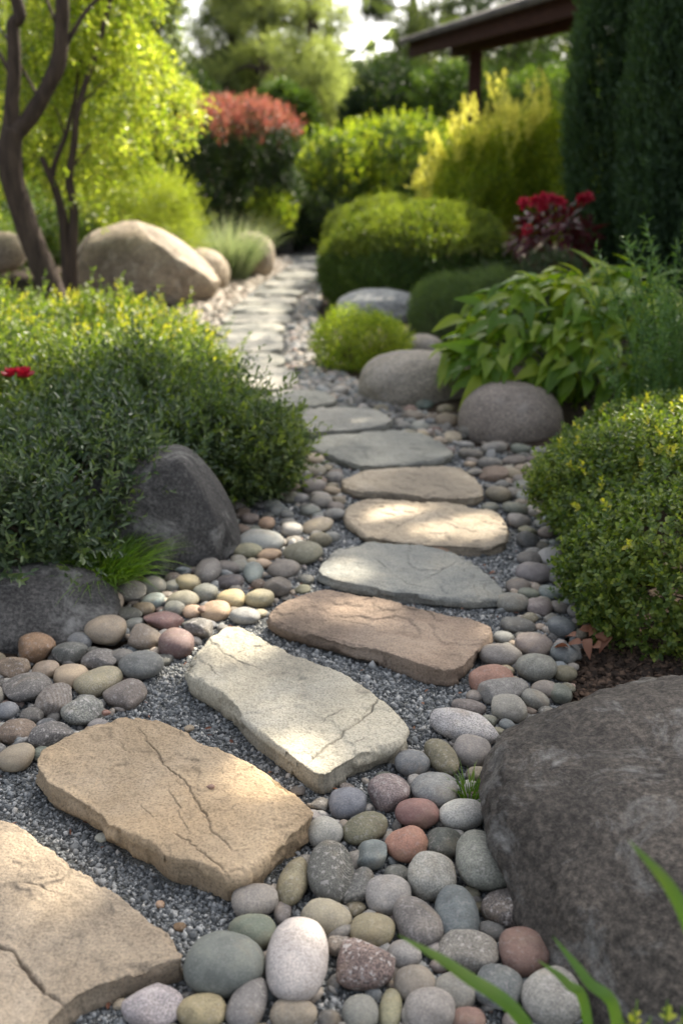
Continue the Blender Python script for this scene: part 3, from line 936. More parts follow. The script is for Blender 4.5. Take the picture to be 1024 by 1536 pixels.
# ------------------------------------------------------------------ pebbles
PC = {'grey': (.225, .22, .20), 'light grey': (.37, .365, .34), 'dark grey': (.12, .118, .11), 'blue-grey': (.17, .185, .19), 'green-grey': (.17, .185, .15),
      'tan': (.39, .315, .215), 'brown': (.19, .14, .10), 'terracotta': (.33, .175, .12), 'maroon': (.21, .11, .10), 'mauve': (.215, .198, .182),
      'pinkish grey': (.30, .275, .245), 'olive': (.25, .22, .145), 'ochre': (.36, .285, .16), 'white': (.56, .53, .48), 'peach': (.52, .34, .22),
      'teal-grey': (.22, .265, .25), 'brown-grey': (.215, .185, .16), 'red-brown': (.26, .135, .10), 'rust': (.29, .175, .095), 'pink-white': (.45, .405, .37), 'plum-brown': (.19, .135, .12)}
PEB = [
    (336, 1447, 122, 90, 0, 'green-grey', .1), (444, 1438, 97, 122, 0, 'pink-white', .4), (382, 1351, 72, 54, 8, 'pinkish grey', .2), (424, 1369, 28, 38, 0, 'mauve', .2),
    (378, 1397, 75, 50, 0, 'green-grey', .1), (440, 1322, 72, 48, 75, 'olive', .3), (497, 1308, 74, 86, 0, 'dark grey', .6), (487, 1249, 56, 53, 0, 'light grey', .3),
    (489, 1377, 78, 50, -15, 'tan', .2), (372, 1505, 76, 58, 65, 'mauve', .3), (229, 1508, 92, 66, 0, 'light grey', .6), (302, 1518, 76, 54, 0, 'ochre', .2),
    (440, 1522, 72, 48, 0, 'olive', .2), (496, 1532, 42, 32, 0, 'dark grey', .2), (543, 1447, 102, 70, -5, 'plum-brown', 1.0), (558, 1396, 70, 53, 0, 'ochre', .2),
    (521, 1204, 58, 46, 0, 'blue-grey', .2), (582, 1190, 66, 56, 0, 'brown-grey', .6), (618, 1145, 54, 46, 0, 'blue-grey', .2), (663, 1136, 62, 46, -60, 'olive', .3),
    (706, 1127, 58, 44, -10, 'mauve', .2), (650, 1185, 72, 56, -10, 'blue-grey', .3), (626, 1221, 68, 48, -8, 'maroon', .1), (693, 1221, 74, 50, 10, 'light grey', .4),
    (548, 1243, 74, 44, 20, 'olive', .3), (557, 1282, 52, 48, 0, 'teal-grey', .2), (609, 1267, 66, 58, 0, 'terracotta', .2), (665, 1264, 62, 52, 20, 'dark grey', .3),
    (724, 1289, 88, 100, 0, 'grey', .5), (648, 1315, 76, 74, 0, 'light grey', .5), (539, 1331, 62, 44, 60, 'dark grey', .6), (582, 1343, 72, 58, 0, 'pinkish grey', .3),
    (624, 1382, 82, 68, -60, 'grey', .4), (685, 1371, 68, 80, 0, 'blue-grey', .2), (763, 1361, 86, 60, -12, 'brown-grey', .9), (702, 1427, 92, 60, 0, 'brown-grey', .7),
    (787, 1427, 80, 80, 0, 'red-brown', .2), (738, 1397, 44, 26, -10, 'dark grey', .2), (605, 1434, 54, 52, 0, 'grey', .3), (622, 1476, 64, 56, 0, 'brown-grey', .2),
    (744, 1482, 78, 64, -20, 'blue-grey', .3), (682, 1490, 64, 54, 0, 'mauve', .2), (827, 1496, 92, 90, 0, 'light grey', .5), (645, 1516, 78, 64, 0, 'pinkish grey', .3),
    (540, 1519, 56, 54, 0, 'green-grey', .2), (585, 1515, 58, 36, 80, 'olive', .2), (702, 1531, 54, 38, 0, 'red-brown', .2), (595, 1312, 40, 30, 0, 'dark grey', .3),
    (699, 1091, 112, 48, -8, 'light grey', .7), (703, 1061, 54, 28, 0, 'brown-grey', .3), (760, 1062, 56, 44, 0, 'pinkish grey', .3), (760, 1088, 26, 22, 0, 'blue-grey', .2),
    (752, 1036, 88, 40, 15, 'grey', .4), (737, 1020, 72, 44, 15, 'terracotta', .2), (802, 1050, 44, 32, 0, 'mauve', .3), (815, 1035, 42, 32, 0, 'brown-grey', .2),
    (840, 1041, 36, 33, 0, 'green-grey', .2), (804, 1001, 62, 54, 0, 'grey', .3), (846, 1010, 38, 28, 0, 'olive', .2), (750, 983, 66, 38, 0, 'mauve', .2),
    (800, 967, 58, 38, 0, 'brown-grey', .2), (846, 980, 44, 32, 0, 'blue-grey', .2), (755, 956, 32, 20, 0, 'light grey', .2), (777, 938, 54, 27, 0, 'grey', .3),
    (842, 941, 44, 33, 0, 'blue-grey', .2), (768, 904, 50, 32, 12, 'grey', .3), (808, 911, 40, 28, 0, 'brown-grey', .2), (839, 911, 28, 22, 0, 'mauve', .2),
    (792, 891, 34, 20, 0, 'green-grey', .2), (824, 889, 34, 24, 0, 'teal-grey', .2), (777, 880, 38, 24, 0, 'brown-grey', .2), (800, 859, 54, 36, -15, 'mauve', .1),
    (795, 838, 42, 25, 0, 'mauve', .2), (825, 836, 40, 32, 0, 'light grey', .2), (832, 866, 30, 24, 0, 'grey', .2), (868, 917, 36, 30, 0, 'grey', .2),
    (791, 811, 36, 33, 0, 'dark grey', .2), (777, 781, 36, 28, 0, 'pinkish grey', .3), (772, 763, 40, 24, 0, 'green-grey', .2), (788, 745, 30, 20, 0, 'light grey', .2),
    (747, 742, 40, 30, 0, 'olive', .2), (788, 729, 40, 22, 0, 'grey', .2), (740, 711, 46, 24, 0, 'brown', .2), (734, 695, 38, 23, 0, 'mauve', .2),
    (740, 672, 40, 26, 0, 'pinkish grey', .2), (779, 673, 30, 19, 0, 'green-grey', .2), (810, 679, 32, 20, 0, 'grey', .2), (771, 691, 40, 20, 0, 'brown-grey', .2),
    (704, 646, 32, 28, 0, 'brown-grey', .2), (670, 631, 34, 27, 15, 'tan', .2), (678, 657, 30, 18, 0, 'tan', .2), (697, 667, 28, 16, 0, 'light grey', .2),
    (706, 681, 38, 22, 0, 'brown-grey', .2), (630, 641, 28, 20, 0, 'light grey', .2), (605, 639, 22, 15, 0, 'grey', .2), (622, 625, 32, 19, 10, 'brown', .2),
    (572, 598, 20, 17, 0, 'teal-grey', .1), (600, 603, 19, 18, 0, 'dark grey', .1), (572, 614, 25, 14, 0, 'olive', .1), (636, 607, 28, 20, 0, 'teal-grey', .1),
    (652, 647, 22, 16, 0, 'red-brown', .2), (547, 597, 30, 16, 0, 'brown-grey', .2), (808, 770, 26, 16, 0, 'tan', .2), (818, 800, 26, 23, 0, 'brown-grey', .2),
    (804, 712, 36, 20, 0, 'olive', .2), (768, 711, 30, 18, 0, 'tan', .2), (815, 732, 28, 20, 0, 'pinkish grey', .2), (806, 752, 26, 16, 0, 'brown-grey', .2), (813, 786, 26, 16, 0, 'grey', .2), (735, 761, 26, 16, 0, 'grey', .2),
    # left, under the middle shrub
    (438, 794, 34, 27, 0, 'white', .1), (502, 772, 38, 22, -8, 'grey', .2), (482, 752, 36, 28, 0, 'brown-grey', .2), (470, 730, 38, 30, 0, 'brown-grey', .2),
    (465, 766, 32, 22, 0, 'grey', .2), (476, 789, 50, 24, 5, 'tan', .3), (480, 810, 34, 28, -20, 'olive', .2), (455, 829, 58, 40, 20, 'olive', .3),
    (392, 811, 70, 34, -8, 'teal-grey', .2), (470, 688, 34, 18, 0, 'tan', .2), (440, 731, 26, 18, 0, 'tan', .2), (436, 747, 28, 20, 0, 'olive', .2),
    (472, 707, 36, 18, 0, 'olive', .2), (498, 736, 28, 16, 0, 'tan', .2), (400, 785, 26, 26, 0, 'peach', .1), (404, 832, 38, 18, 0, 'peach', .2),
    (370, 826, 46, 26, 10, 'olive', .3), (342, 851, 38, 26, 0, 'brown-grey', .2), (312, 856, 42, 44, 0, 'grey', .3), (380, 859, 31, 32, 0, 'teal-grey', .2),
    (426, 853, 50, 30, 0, 'brown-grey', .2), (395, 846, 28, 22, 0, 'peach', .2), (416, 881, 44, 42, 0, 'brown-grey', .2), (345, 873, 44, 24, 0, 'dark grey', .2),
    (283, 874, 40, 34, 0, 'ochre', .1), (259, 879, 30, 24, 0, 'grey', .2), (230, 880, 40, 37, 0, 'grey', .2), (196, 887, 48, 46, 0, 'brown-grey', .4),
    (170, 901, 34, 38, 0, 'tan', .2), (231, 902, 36, 26, 0, 'teal-grey', .2), (308, 890, 40, 40, 0, 'grey', .2), (346, 899, 44, 36, 0, 'ochre', .1),
    (389, 898, 46, 36, 0, 'tan', .2), (368, 924, 46, 31, 30, 'light grey', .2), (324, 917, 44, 31, -10, 'peach', .2), (289, 917, 30, 22, 0, 'peach', .2),
    (275, 901, 48, 32, -10, 'olive', .2), (262, 913, 34, 28, 0, 'grey', .2), (300, 943, 50, 37, 0, 'dark grey', .8), (265, 966, 54, 52, 0, 'maroon', .2),
    (245, 931, 62, 32, 0, 'maroon', .3), (215, 956, 54, 40, 0, 'brown', .3), (216, 914, 34, 24, 0, 'brown', .2), (159, 945, 62, 56, 0, 'tan', .2),
    (191, 924, 46, 26, 0, 'dark grey', .2), (201, 938, 34, 22, 0, 'grey', .2), (120, 962, 38, 30, 0, 'blue-grey', .2), (105, 980, 54, 38, 15, 'dark grey', .4),
    (53, 972, 58, 54, 0, 'rust', .4), (22, 1001, 48, 44, -20, 'brown', .5), (69, 1005, 42, 28, 0, 'tan', .2), (150, 990, 54, 38, 0, 'dark grey', .5),
    (212, 998, 68, 50, 8, 'grey', .3), (182, 986, 38, 32, 0, 'grey', .2), (148, 1022, 76, 42, 25, 'tan', .3), (107, 1014, 52, 38, 10, 'tan', .1),
    (188, 1041, 66, 44, 10, 'brown-grey', .5), (40, 1034, 78, 48, 15, 'dark grey', .5), (82, 1051, 58, 56, 0, 'brown-grey', .4), (124, 1065, 62, 52, 0, 'grey', 1.0),
    (12, 1066, 34, 34, 0, 'blue-grey', .2), (26, 1098, 60, 36, 5, 'brown', .4), (74, 1103, 68, 42, 20, 'dark grey', .7), (24, 1137, 56, 46, 0, 'tan', .1),
    (48, 1074, 36, 34, 0, 'dark grey', .3), (-22, 1045, 60, 46, 0, 'grey', .3), (-30, 1105, 66, 46, 0, 'olive', .3), (-25, 1000, 50, 44, 0, 'grey', .3),
    (418, 766, 30, 22, 0, 'blue-grey', .2), (430, 772, 22, 18, 0, 'grey', .2), (362, 795, 30, 22, 0, 'brown', .2), (375, 778, 28, 22, 0, 'brown-grey', .2), (455, 712, 24, 18, 0, 'grey', .2), (450, 748, 26, 18, 0, 'grey', .2),
    (335, 820, 26, 22, 0, 'grey', .2), (418, 814, 24, 18, 0, 'brown-grey', .2), (440, 812, 26, 16, 0, 'grey', .2), (360, 850, 30, 20, 0, 'grey', .2),
]

# pebble shapes, shared by all pebbles
PSHAPES = []
for s in range(16):
    V, F = ICO[4]
    sh = rng.uniform(1.9, 2.5)
    d = V / (np.abs(V) ** sh).sum(axis=1, keepdims=True) ** (1 / sh)
    egg = rng.uniform(-.16, .16)
    d = d * np.array([1, 1, 1.0])
    d[:, 1] *= 1 + egg * d[:, 0]
    d[:, 2] *= 1 + .5 * egg * d[:, 0]
    d = d * (1 + .10 * fbm(V * 1.0 + s * 5.1, 2, s) + .022 * fbm(V * 3.2 + s, 4, s + 40))[:, None]
    if s >= 9:                                         # angular ones with worn facets
        for q in range(5):
            nn = norm(rng.normal(0, 1, (1, 3)))[0]
            over = np.maximum(d @ nn - rng.uniform(.62, .8), 0)
            d -= nn * (over * .75)[:, None]
    d /= np.abs(d).max(axis=0)
    PSHAPES.append(mesh_np('pebble', d, F, M_pebble, True))

pebbles = []                                            # (object, px, py, wpx, hpx, colour, angular)
placed = []                                             # x, y, r for the small fill


def pebble(px, py, w, h, rot, colour, sp, angular=False, lift=0.0):
    A, B = max(w, h) / 2, min(w, h) / 2
    ang = math.radians(rot + (90 if h > w else 0))
    g = P(px, py, .02)
    depth = g.y * CP + (CAM_H - .02) * SP
    th = math.atan2(CAM_H, g.y)
    m = depth / FPX
    a, b = A * m, B * m
    ux, uy = math.cos(ang), math.sin(ang)
    # height of the stone, then stretch of its footprint away from the viewer
    c = min(.80 * b, .55 * (a + b) * .5 + .15 * b)
    if abs(uy) < .5:                                    # long side across the view
        b2 = math.sqrt(max(b * b - (c * math.cos(th)) ** 2, (.45 * b) ** 2)) / math.sin(th)
        b2 = min(b2, a * 1.05)
        gx, gy, ra, rb = ux, uy / math.sin(th), a, b2
    else:
        a2 = math.sqrt(max(a * a - (c * math.cos(th)) ** 2, (.6 * a) ** 2)) / math.sin(th)
        k = uy * uy
        gx, gy, ra, rb = ux, uy / math.sin(th), a2 * k + a * (1 - k), b * k + b * (1 - k)
    p = P(px, py, c * .80 + lift)
    o = obj('pebble', PSHAPES[random.randrange(9, 16) if angular else random.randrange(0, 9)], None, (p.x, p.y, c * .80 + lift))
    o.scale = (ra, rb, c)
    o.rotation_euler = (rng.normal(0, .10), rng.normal(0, .10), math.atan2(gy, gx) + (math.pi if random.random() < .5 else 0))
    col = np.array(PC[colour])
    col = (col * .86 + .14 * col.mean() * np.array([1.05, 1.0, .86])) * rng.uniform(.62, .96) * (1 + rng.normal(0, .03, 3))
    o.color = (*[float(v) for v in np.clip(col, 0, 1)], 1)
    o['speckle'] = float(sp)
    pebbles.append((o, px, py, w, h, colour, angular))
    placed.append((p.x, p.y, max(ra, rb), min(ra, rb)))
    return o


ANG = {(699, 1091), (229, 1508), (124, 1065), (53, 972), (582, 1190), (665, 1264), (702, 1427), (744, 1482), (760, 1062), (752, 1036), (188, 1041), (300, 943), (196, 887), (539, 1331), (740, 711), (416, 881), (763, 1361), (22, 1001), (105, 980), (150, 990), (40, 1034), (82, 1051), (74, 1103), (245, 931), (215, 956), (557, 1282), (26, 1098), (300, 943), (191, 924), (543, 1447)}
for q in PEB:
    pebble(*q, angular=(q[0], q[1]) in ANG)

# further pebbles of the same kind that fill the gaps of the borders
FILLS = [([(345, 770), (420, 690), (500, 690), (520, 760), (495, 820), (440, 905), (380, 935), (310, 960), (240, 1000), (150, 930), (260, 860), (330, 830)], 60, (9, 15)),
         ([(590, 640), (680, 610), (720, 660), (830, 680), (830, 790), (850, 880), (880, 930), (850, 1060), (740, 1100), (700, 1060), (730, 985), (750, 930), (770, 860), (790, 800), (730, 730), (690, 690)], 70, (9, 15)),
         ([(470, 1200), (600, 1150), (700, 1100), (730, 1160), (760, 1300), (830, 1420), (870, 1500), (860, 1560), (180, 1560), (290, 1470), (380, 1340)], 30, (14, 22)),
         ([(-40, 1000), (100, 950), (180, 900), (240, 1000), (200, 1060), (110, 1120), (40, 1160), (-40, 1160)], 20, (12, 18))]
FCOL = ['grey', 'brown-grey', 'dark grey', 'olive', 'tan', 'blue-grey', 'green-grey', 'mauve', 'pinkish grey', 'light grey', 'brown', 'teal-grey']
FW = np.array([5, 6, 3, 4, 4, 3, 3, 3, 3, 3, 2, 2], float)
for poly, want, (r0, r1) in FILLS:
    poly = np.array(poly, float)
    lo, hi = poly.min(axis=0), poly.max(axis=0)
    got, tries = 0, 0
    while got < want and tries < 4000:
        tries += 1
        q = rng.uniform(lo, hi)
        if not inpoly(q[None], poly)[0]:
            continue
        g = P(q[0], q[1], .01)
        if in_slab(np.array([[g.x, g.y]]), .06)[0]:
            continue
        R = rng.uniform(r0, r1)
        m = (g.y * CP + CAM_H * SP) / FPX
        pl = np.array(placed)
        dd = np.hypot(pl[:, 0] - g.x, pl[:, 1] - g.y)
        if (dd < pl[:, 2] * .35 + pl[:, 3] * .45 + R * m * .75).any():
            continue
        pebble(q[0], q[1], 2 * R, 2 * R * rng.uniform(.55, .85), rng.uniform(-25, 25), str(rng.choice(FCOL, p=FW / FW.sum())), rng.uniform(.1, .6), angular=random.random() < .2)
        got += 1

# labels: look, landmark, neighbour
LANDMARKS = [(tuple(sd['px']), 'the ' + sd['nm'], np.array(sd['o'], float)) for sd in SLABS[:10]]


def box_poly(x0, y0, x1, y1):
    return np.array([(x0, y0), (x1, y0), (x1, y1), (x0, y1)], float)


for nm, bx in (('the huge dark boulder', (770, 1040, 1024, 1500)), ('the peaked charcoal boulder', (190, 670, 340, 860)), ('the low charcoal boulder', (0, 850, 150, 970)),
               ('the flat pale-brown boulder', (540, 530, 700, 610)), ('the taupe boulder', (695, 580, 835, 668)), ('the clipped right-hand shrub', (840, 600, 1024, 900)), ('the middle shrub', (300, 540, 440, 740))):
    pl = box_poly(*bx)
    LANDMARKS.append((tuple(pl.mean(axis=0)), nm, pl))


def poly_near(px, py, pl):
    q = np.concatenate([pl, pl[:1]])
    best, bp = 1e9, None
    for a, b in zip(q[:-1], q[1:]):
        d = b - a
        t = np.clip(((px - a[0]) * d[0] + (py - a[1]) * d[1]) / (d @ d + 1e-9), 0, 1)
        p = a + d * t
        e = math.hypot(px - p[0], py - p[1])
        if e < best:
            best, bp = e, p
    return best, bp


info = []
for o, px, py, w, h, colour, angular in pebbles:
    lm = sorted(((*poly_near(px, py, pl), nm) for c, nm, pl in LANDMARKS), key=lambda t: t[0])[0]
    dx, dy = px - lm[1][0], py - lm[1][1]
    side = ('right of' if dx > 0 else 'left of') if abs(dx) > abs(dy) * 1.2 else ('below' if dy > 0 else 'above')
    m = max(o.scale[0], o.scale[1])
    size = 'big' if m > .058 else ('small' if m < .036 else 'medium')
    asp = o.scale[0] / max(o.scale[1], 1e-6)
    shape = 'angular' if angular else ('long' if asp > 1.55 or asp < .64 else ('oval' if asp > 1.2 or asp < .83 else 'round'))
    nb = sorted((math.hypot(px - q[1], py - q[2]), q[5], q[0]) for q in [(k[0].name, k[1], k[2], 0, 0, k[5]) for k in pebbles] if q[0] != o.name and q[5] != colour)
    nb2 = [x[1] for x in nb[:4] if x[1] != nb[0][1]] or [nb[0][1]]
    info.append(dict(o=o, py=py, px=px, base=f'{size} {colour} {shape} pebble', land=f'{side} {lm[2]}', n1=nb[0][1], n2=nb2[0]))
for lv in range(3):
    keyf = [lambda d: (d['base'], d['land'], d['n1']), lambda d: (d['base'], d['land'], d['n1'], d['n2'])][min(lv, 1)]
    cnt = {}
    for d in info:
        cnt.setdefault(keyf(d), []).append(d)
    for k, ds in cnt.items():
        if lv == 0:
            for d in ds:
                d['lb'] = f"{d['base']} {d['land']}, beside the {d['n1']} one"
                d['done'] = len(ds) == 1
        elif lv == 1:
            if len(ds) == 1:
                d = ds[0]
                if not d['done']:
                    d['lb'] = f"{d['base']} {d['land']}, between {d['n1']} and {d['n2']} ones"
                    d['done'] = True
        else:
            ds = [d for d in ds if not d['done']]
            ds.sort(key=lambda d: -d['py'])
            words = ['lowest', 'second-lowest', 'third-lowest', 'fourth-lowest', 'fifth-lowest', 'sixth-lowest', 'seventh-lowest']
            for i, d in enumerate(ds):
                d['lb'] = f"{words[min(i, 6)]} {d['base']} {d['land']}, beside the {d['n1']} one"
for d in info:
    for long, short in ((', beside the ', ' near '), (' one', ''), (', between ', ' near '), ('the peaked', 'peaked'), ('the huge', 'huge'), ('the flat', 'flat'), ('the ', '')):
        if len(d['lb'].split()) > 16:
            d['lb'] = d['lb'].replace(long, short)
    tag(d['o'], d['lb'], 'pebble', 'river pebbles edging the path')


# countless small pebbles far along the path and under the big ones
def scatter(name, label, pts, size, mat, flat=.65, sub=1, z=0.0, jitter=.22, sizes=None, category=None):
    V, F = ICO[sub] if sub else OCT
    n = len(pts)
    if sizes is None:
        sizes = size * np.exp(rng.normal(0, .28, n))
    S = sizes[:, None] * np.column_stack([rng.uniform(.8, 1.3, n), rng.uniform(.7, 1.1, n), flat * rng.uniform(.7, 1.2, n)])
    a = rng.uniform(0, 6.28, n)
    ca, sa = np.cos(a), np.sin(a)
    tx, ty = rng.normal(0, .35, n), rng.normal(0, .35, n)
    base = V[None] * (1 + jitter * rng.uniform(-1, 1, (n, len(V), 1)))
    q = base * S[:, None, :]
    q[:, :, 2] += tx[:, None] * q[:, :, 0] + ty[:, None] * q[:, :, 1]
    x = q[:, :, 0] * ca[:, None] - q[:, :, 1] * sa[:, None]
    y = q[:, :, 0] * sa[:, None] + q[:, :, 1] * ca[:, None]
    zz = z if np.ndim(z) else np.full(n, z)
    W = np.stack([x + pts[:, 0:1], y + pts[:, 1:2], q[:, :, 2] + zz[:, None] + (sizes * flat * .35)[:, None]], 2).reshape(-1, 3)
    FF = (F[None] + (np.arange(n) * len(V))[:, None, None]).reshape(-1, 3)
    o = obj(name, mesh_np(name, W, FF, mat, sub >= 2))
    return tag(o, label, category, kind='stuff')


def sample_poly(poly, n):
    poly = np.asarray([(p[0], p[1]) for p in poly], float)
    lo, hi = poly.min(axis=0), poly.max(axis=0)
    out = np.zeros((0, 2))
    while len(out) < n:
        q = rng.uniform(lo, hi, (n * 3, 2))
        out = np.concatenate([out, q[inpoly(q, poly)]])
    return out[:n]


# grit: dense near the viewer, sparser and coarser farther away
n_try = 900000
q = np.column_stack([rng.uniform(-1.6, 1.3, n_try), .95 + rng.random(n_try) ** 1.5 * 4.2])
q = q[inpoly(q, path_np) & ~in_slab(q, -.02)]
q = q[rng.permutation(len(q))[:170000]]
scatter('gravel', 'fine grey angular grit filling the gaps between slabs', q, .0046, M_chip, .8, 0, -.001, .38, sizes=(.0032 + .0006 * q[:, 1]) * np.exp(rng.normal(0, .34, len(q))))

RSTRIP = [P(x, y) for x, y in [(425, 590), (428, 520), (436, 470), (450, 440), (475, 405), (490, 395), (484, 430), (476, 470), (478, 510), (500, 550), (560, 590), (640, 620), (700, 670), (640, 660), (590, 640), (505, 600)]]
q = sample_poly(RSTRIP, 2200)
q = q[~in_slab(q, .10)]
scatter('small_pebbles', 'small mixed grey pebbles between the far slabs and the clipped dome', q, .024, M_smallpeb, .6, 2, 0.0, .07)
LSTRIP = [P(x, y) for x, y in [(250, 505), (260, 475), (300, 440), (345, 415), (385, 398), (430, 384), (440, 395), (405, 418), (375, 440), (345, 465), (325, 490), (300, 520), (330, 545), (290, 535)]]
q = sample_poly(LSTRIP, 2200)
q = q[~in_slab(q, .10)]
scatter('pale_pebbles', 'pale sunlit pebbles along the left edge of the far path', q, .022, M_palepeb, .6, 2, 0.0, .07)
UN = []
for poly, k in ((FILLS[0][0], 420), (FILLS[1][0], 520), (FILLS[2][0], 240), (FILLS[3][0], 160)):
    u = sample_poly([P(x, y) for x, y in poly], k)
    UN.append(u[~in_slab(u, .07)])
q = np.concatenate(UN)
scatter('pebble_fragments', 'small stones filling the hollows under the river pebbles', q, .015, M_smallpeb, .7, 2, 0.0, .07)

# loose single stones on the grit and slabs
for (px, py, s, colour, lb, z) in ((153, 1256, 11, 'white', 'tiny white stone lying on the grit left of the tan cracked slab', 0), (283, 1093, 8, 'tan', 'tiny cream stone on the grit behind the tan cracked slab', 0),
                                  (316, 1180, 6, 'terracotta', 'tiny terracotta chip lying on top of the tan cracked slab', .066), (270, 1391, 10, 'rust', 'tiny rusty stone on the grit right of the split brown slab', 0),
                                  (241, 1357, 8, 'peach', 'tiny peach stone on the grit between the split brown slab and tan cracked slab', 0), (160, 1069, 7, 'terracotta', 'tiny coral chip wedged beside the speckled angular pebble', .03),
                                  (181, 1507, 12, 'tan', 'tiny tan stone on the grit below the split brown slab', 0), (660, 824, 16, 'peach', 'little peach-white stone at the front edge of the sun-streaked slab', 0),
                                  (446, 1187, 12, 'brown-grey', 'small flat stone sliver between the tan cracked slab and the cream slab', 0), (304, 914, 7, 'terracotta', 'tiny coral chip wedged beside the peach pebbles', .03)):
    o = pebble(px, py, s * 2, s * 1.4, rng.uniform(-30, 30), colour, .2, angular=True, lift=z)
    tag(o, lb, 'stone', 'loose small stones')

# mulch chips on the bare bed at the right
q = sample_poly([P(x, y) for x, y in [(845, 1070), (850, 950), (900, 925), (1024, 960), (1100, 1040), (1024, 1060), (900, 1080)]], 2600)
scatter('mulch', 'dark bark mulch on the bare soil by the huge boulder', q, .009, M_chipbark, .4, 1, ground_z(q), .35)

# ------------------------------------------------------------------ planting
L_box = leaf_mat('boxwood_leaf', [(.028, .05, .022), (.06, .095, .036), (.11, .155, .055), (.19, .23, .08)], .30, .36)
L_dark = leaf_mat('dark_shrub_leaf', [(.022, .042, .024), (.048, .08, .04), (.085, .125, .06), (.15, .195, .09)], .26, .34)
L_cover = leaf_mat('ground_cover_leaf', [(.04, .075, .018), (.085, .135, .028), (.15, .20, .04), (.23, .27, .06)], .4, .4)
L_clip = leaf_mat('clipped_shrub_leaf', [(.035, .07, .02), (.08, .13, .03), (.155, .21, .042), (.27, .31, .06)], .36, .4)
L_tip = leaf_mat('young_yellow_leaf', [(.22, .26, .03), (.36, .36, .05), (.5, .42, .06)], .45, .4)
L_dome = leaf_mat('dome_leaf', [(.03, .065, .016), (.06, .11, .022), (.11, .16, .028)], .35, .5)
L_domey = leaf_mat('rear_and_sunlit_dome_leaf', [(.09, .125, .022), (.16, .20, .035), (.25, .28, .05)], .4, .5)
L_soft = leaf_mat('soft_grey_green_leaf', [(.06, .10, .035), (.10, .155, .05), (.15, .20, .07)], .3, .55)
L_lime = leaf_mat('lime_leaf', [(.09, .15, .02), (.18, .25, .028), (.32, .37, .04), (.44, .44, .06)], .48, .45)
L_broad = leaf_mat('broad_leaf', [(.05, .11, .012), (.11, .20, .02), (.20, .28, .028), (.31, .36, .04)], .45, .42, spec=.3)
L_fine = leaf_mat('fine_blue_green_leaf', [(.06, .13, .04), (.11, .20, .06), (.17, .26, .08)], .35, .42)
L_red = leaf_mat('wine_red_leaf', [(.035, .012, .014), (.075, .018, .022), (.12, .03, .03)], .3, .35, (1.6, .6, .5))
L_flower = leaf_mat('crimson_petal', [(.26, .010, .028), (.42, .016, .045), (.55, .04, .075)], .3, .5, (1.2, .5, .5))
L_pinktop = leaf_mat('coral_leaf', [(.22, .075, .06), (.34, .14, .11), (.36, .24, .13)], .45, .5, (1.3, .9, .8))
L_back = leaf_mat('mid_green_leaf', [(.035, .07, .018), (.07, .12, .026), (.13, .18, .034)], .35, .5)
L_night = leaf_mat('dark_green_leaf', [(.012, .028, .010), (.026, .05, .016), (.06, .09, .02)], .3, .5)  # deep green of the dark shrubs and background trees
L_yell = leaf_mat('yellow_green_tree_leaf', [(.105, .175, .022), (.24, .31, .038), (.42, .455, .06), (.57, .56, .13)], .52, .32, (1.32, 1.42, .66), spec=.6)
L_sungold = leaf_mat('sunlit_gold_leaf', [(.42, .46, .09), (.62, .63, .17), (.78, .76, .32)], .5, .45, (1.4, 1.3, .6))  # gold colour stands in for sunlight on the same plant's upper sprays
L_jun = leaf_mat('feathery_juniper_leaf', [(.13, .18, .03), (.24, .29, .05), (.36, .38, .08)], .42, .5)
L_cyp = leaf_mat('cypress_leaf', [(.024, .052, .026), (.05, .095, .044), (.09, .15, .066)], .32, .55)
L_pine = leaf_mat('pine_needle', [(.15, .175, .11), (.25, .28, .18), (.36, .385, .26)], .6, .6)
L_dkpine = leaf_mat('dark_pine_needle', [(.055, .075, .05), (.10, .125, .082), (.16, .185, .12)], .5, .6)
L_grass = leaf_mat('grass_blade', [(.05, .11, .015), (.10, .19, .024), (.20, .28, .04)], .4, .4)
L_pgrass = leaf_mat('pale_grass_blade', [(.16, .22, .10), (.28, .33, .18), (.44, .45, .28)], .4, .5, (1.1, 1.15, .8))
L_iris = leaf_mat('strap_leaf', [(.06, .13, .02), (.09, .18, .035), (.16, .22, .05)], .4, .4, spec=.4, clump=14)
L_dry = leaf_mat('dry_leaf', [(.13, .05, .03), (.20, .085, .05), (.26, .13, .07)], .25, .6, (1.2, 1, .8))


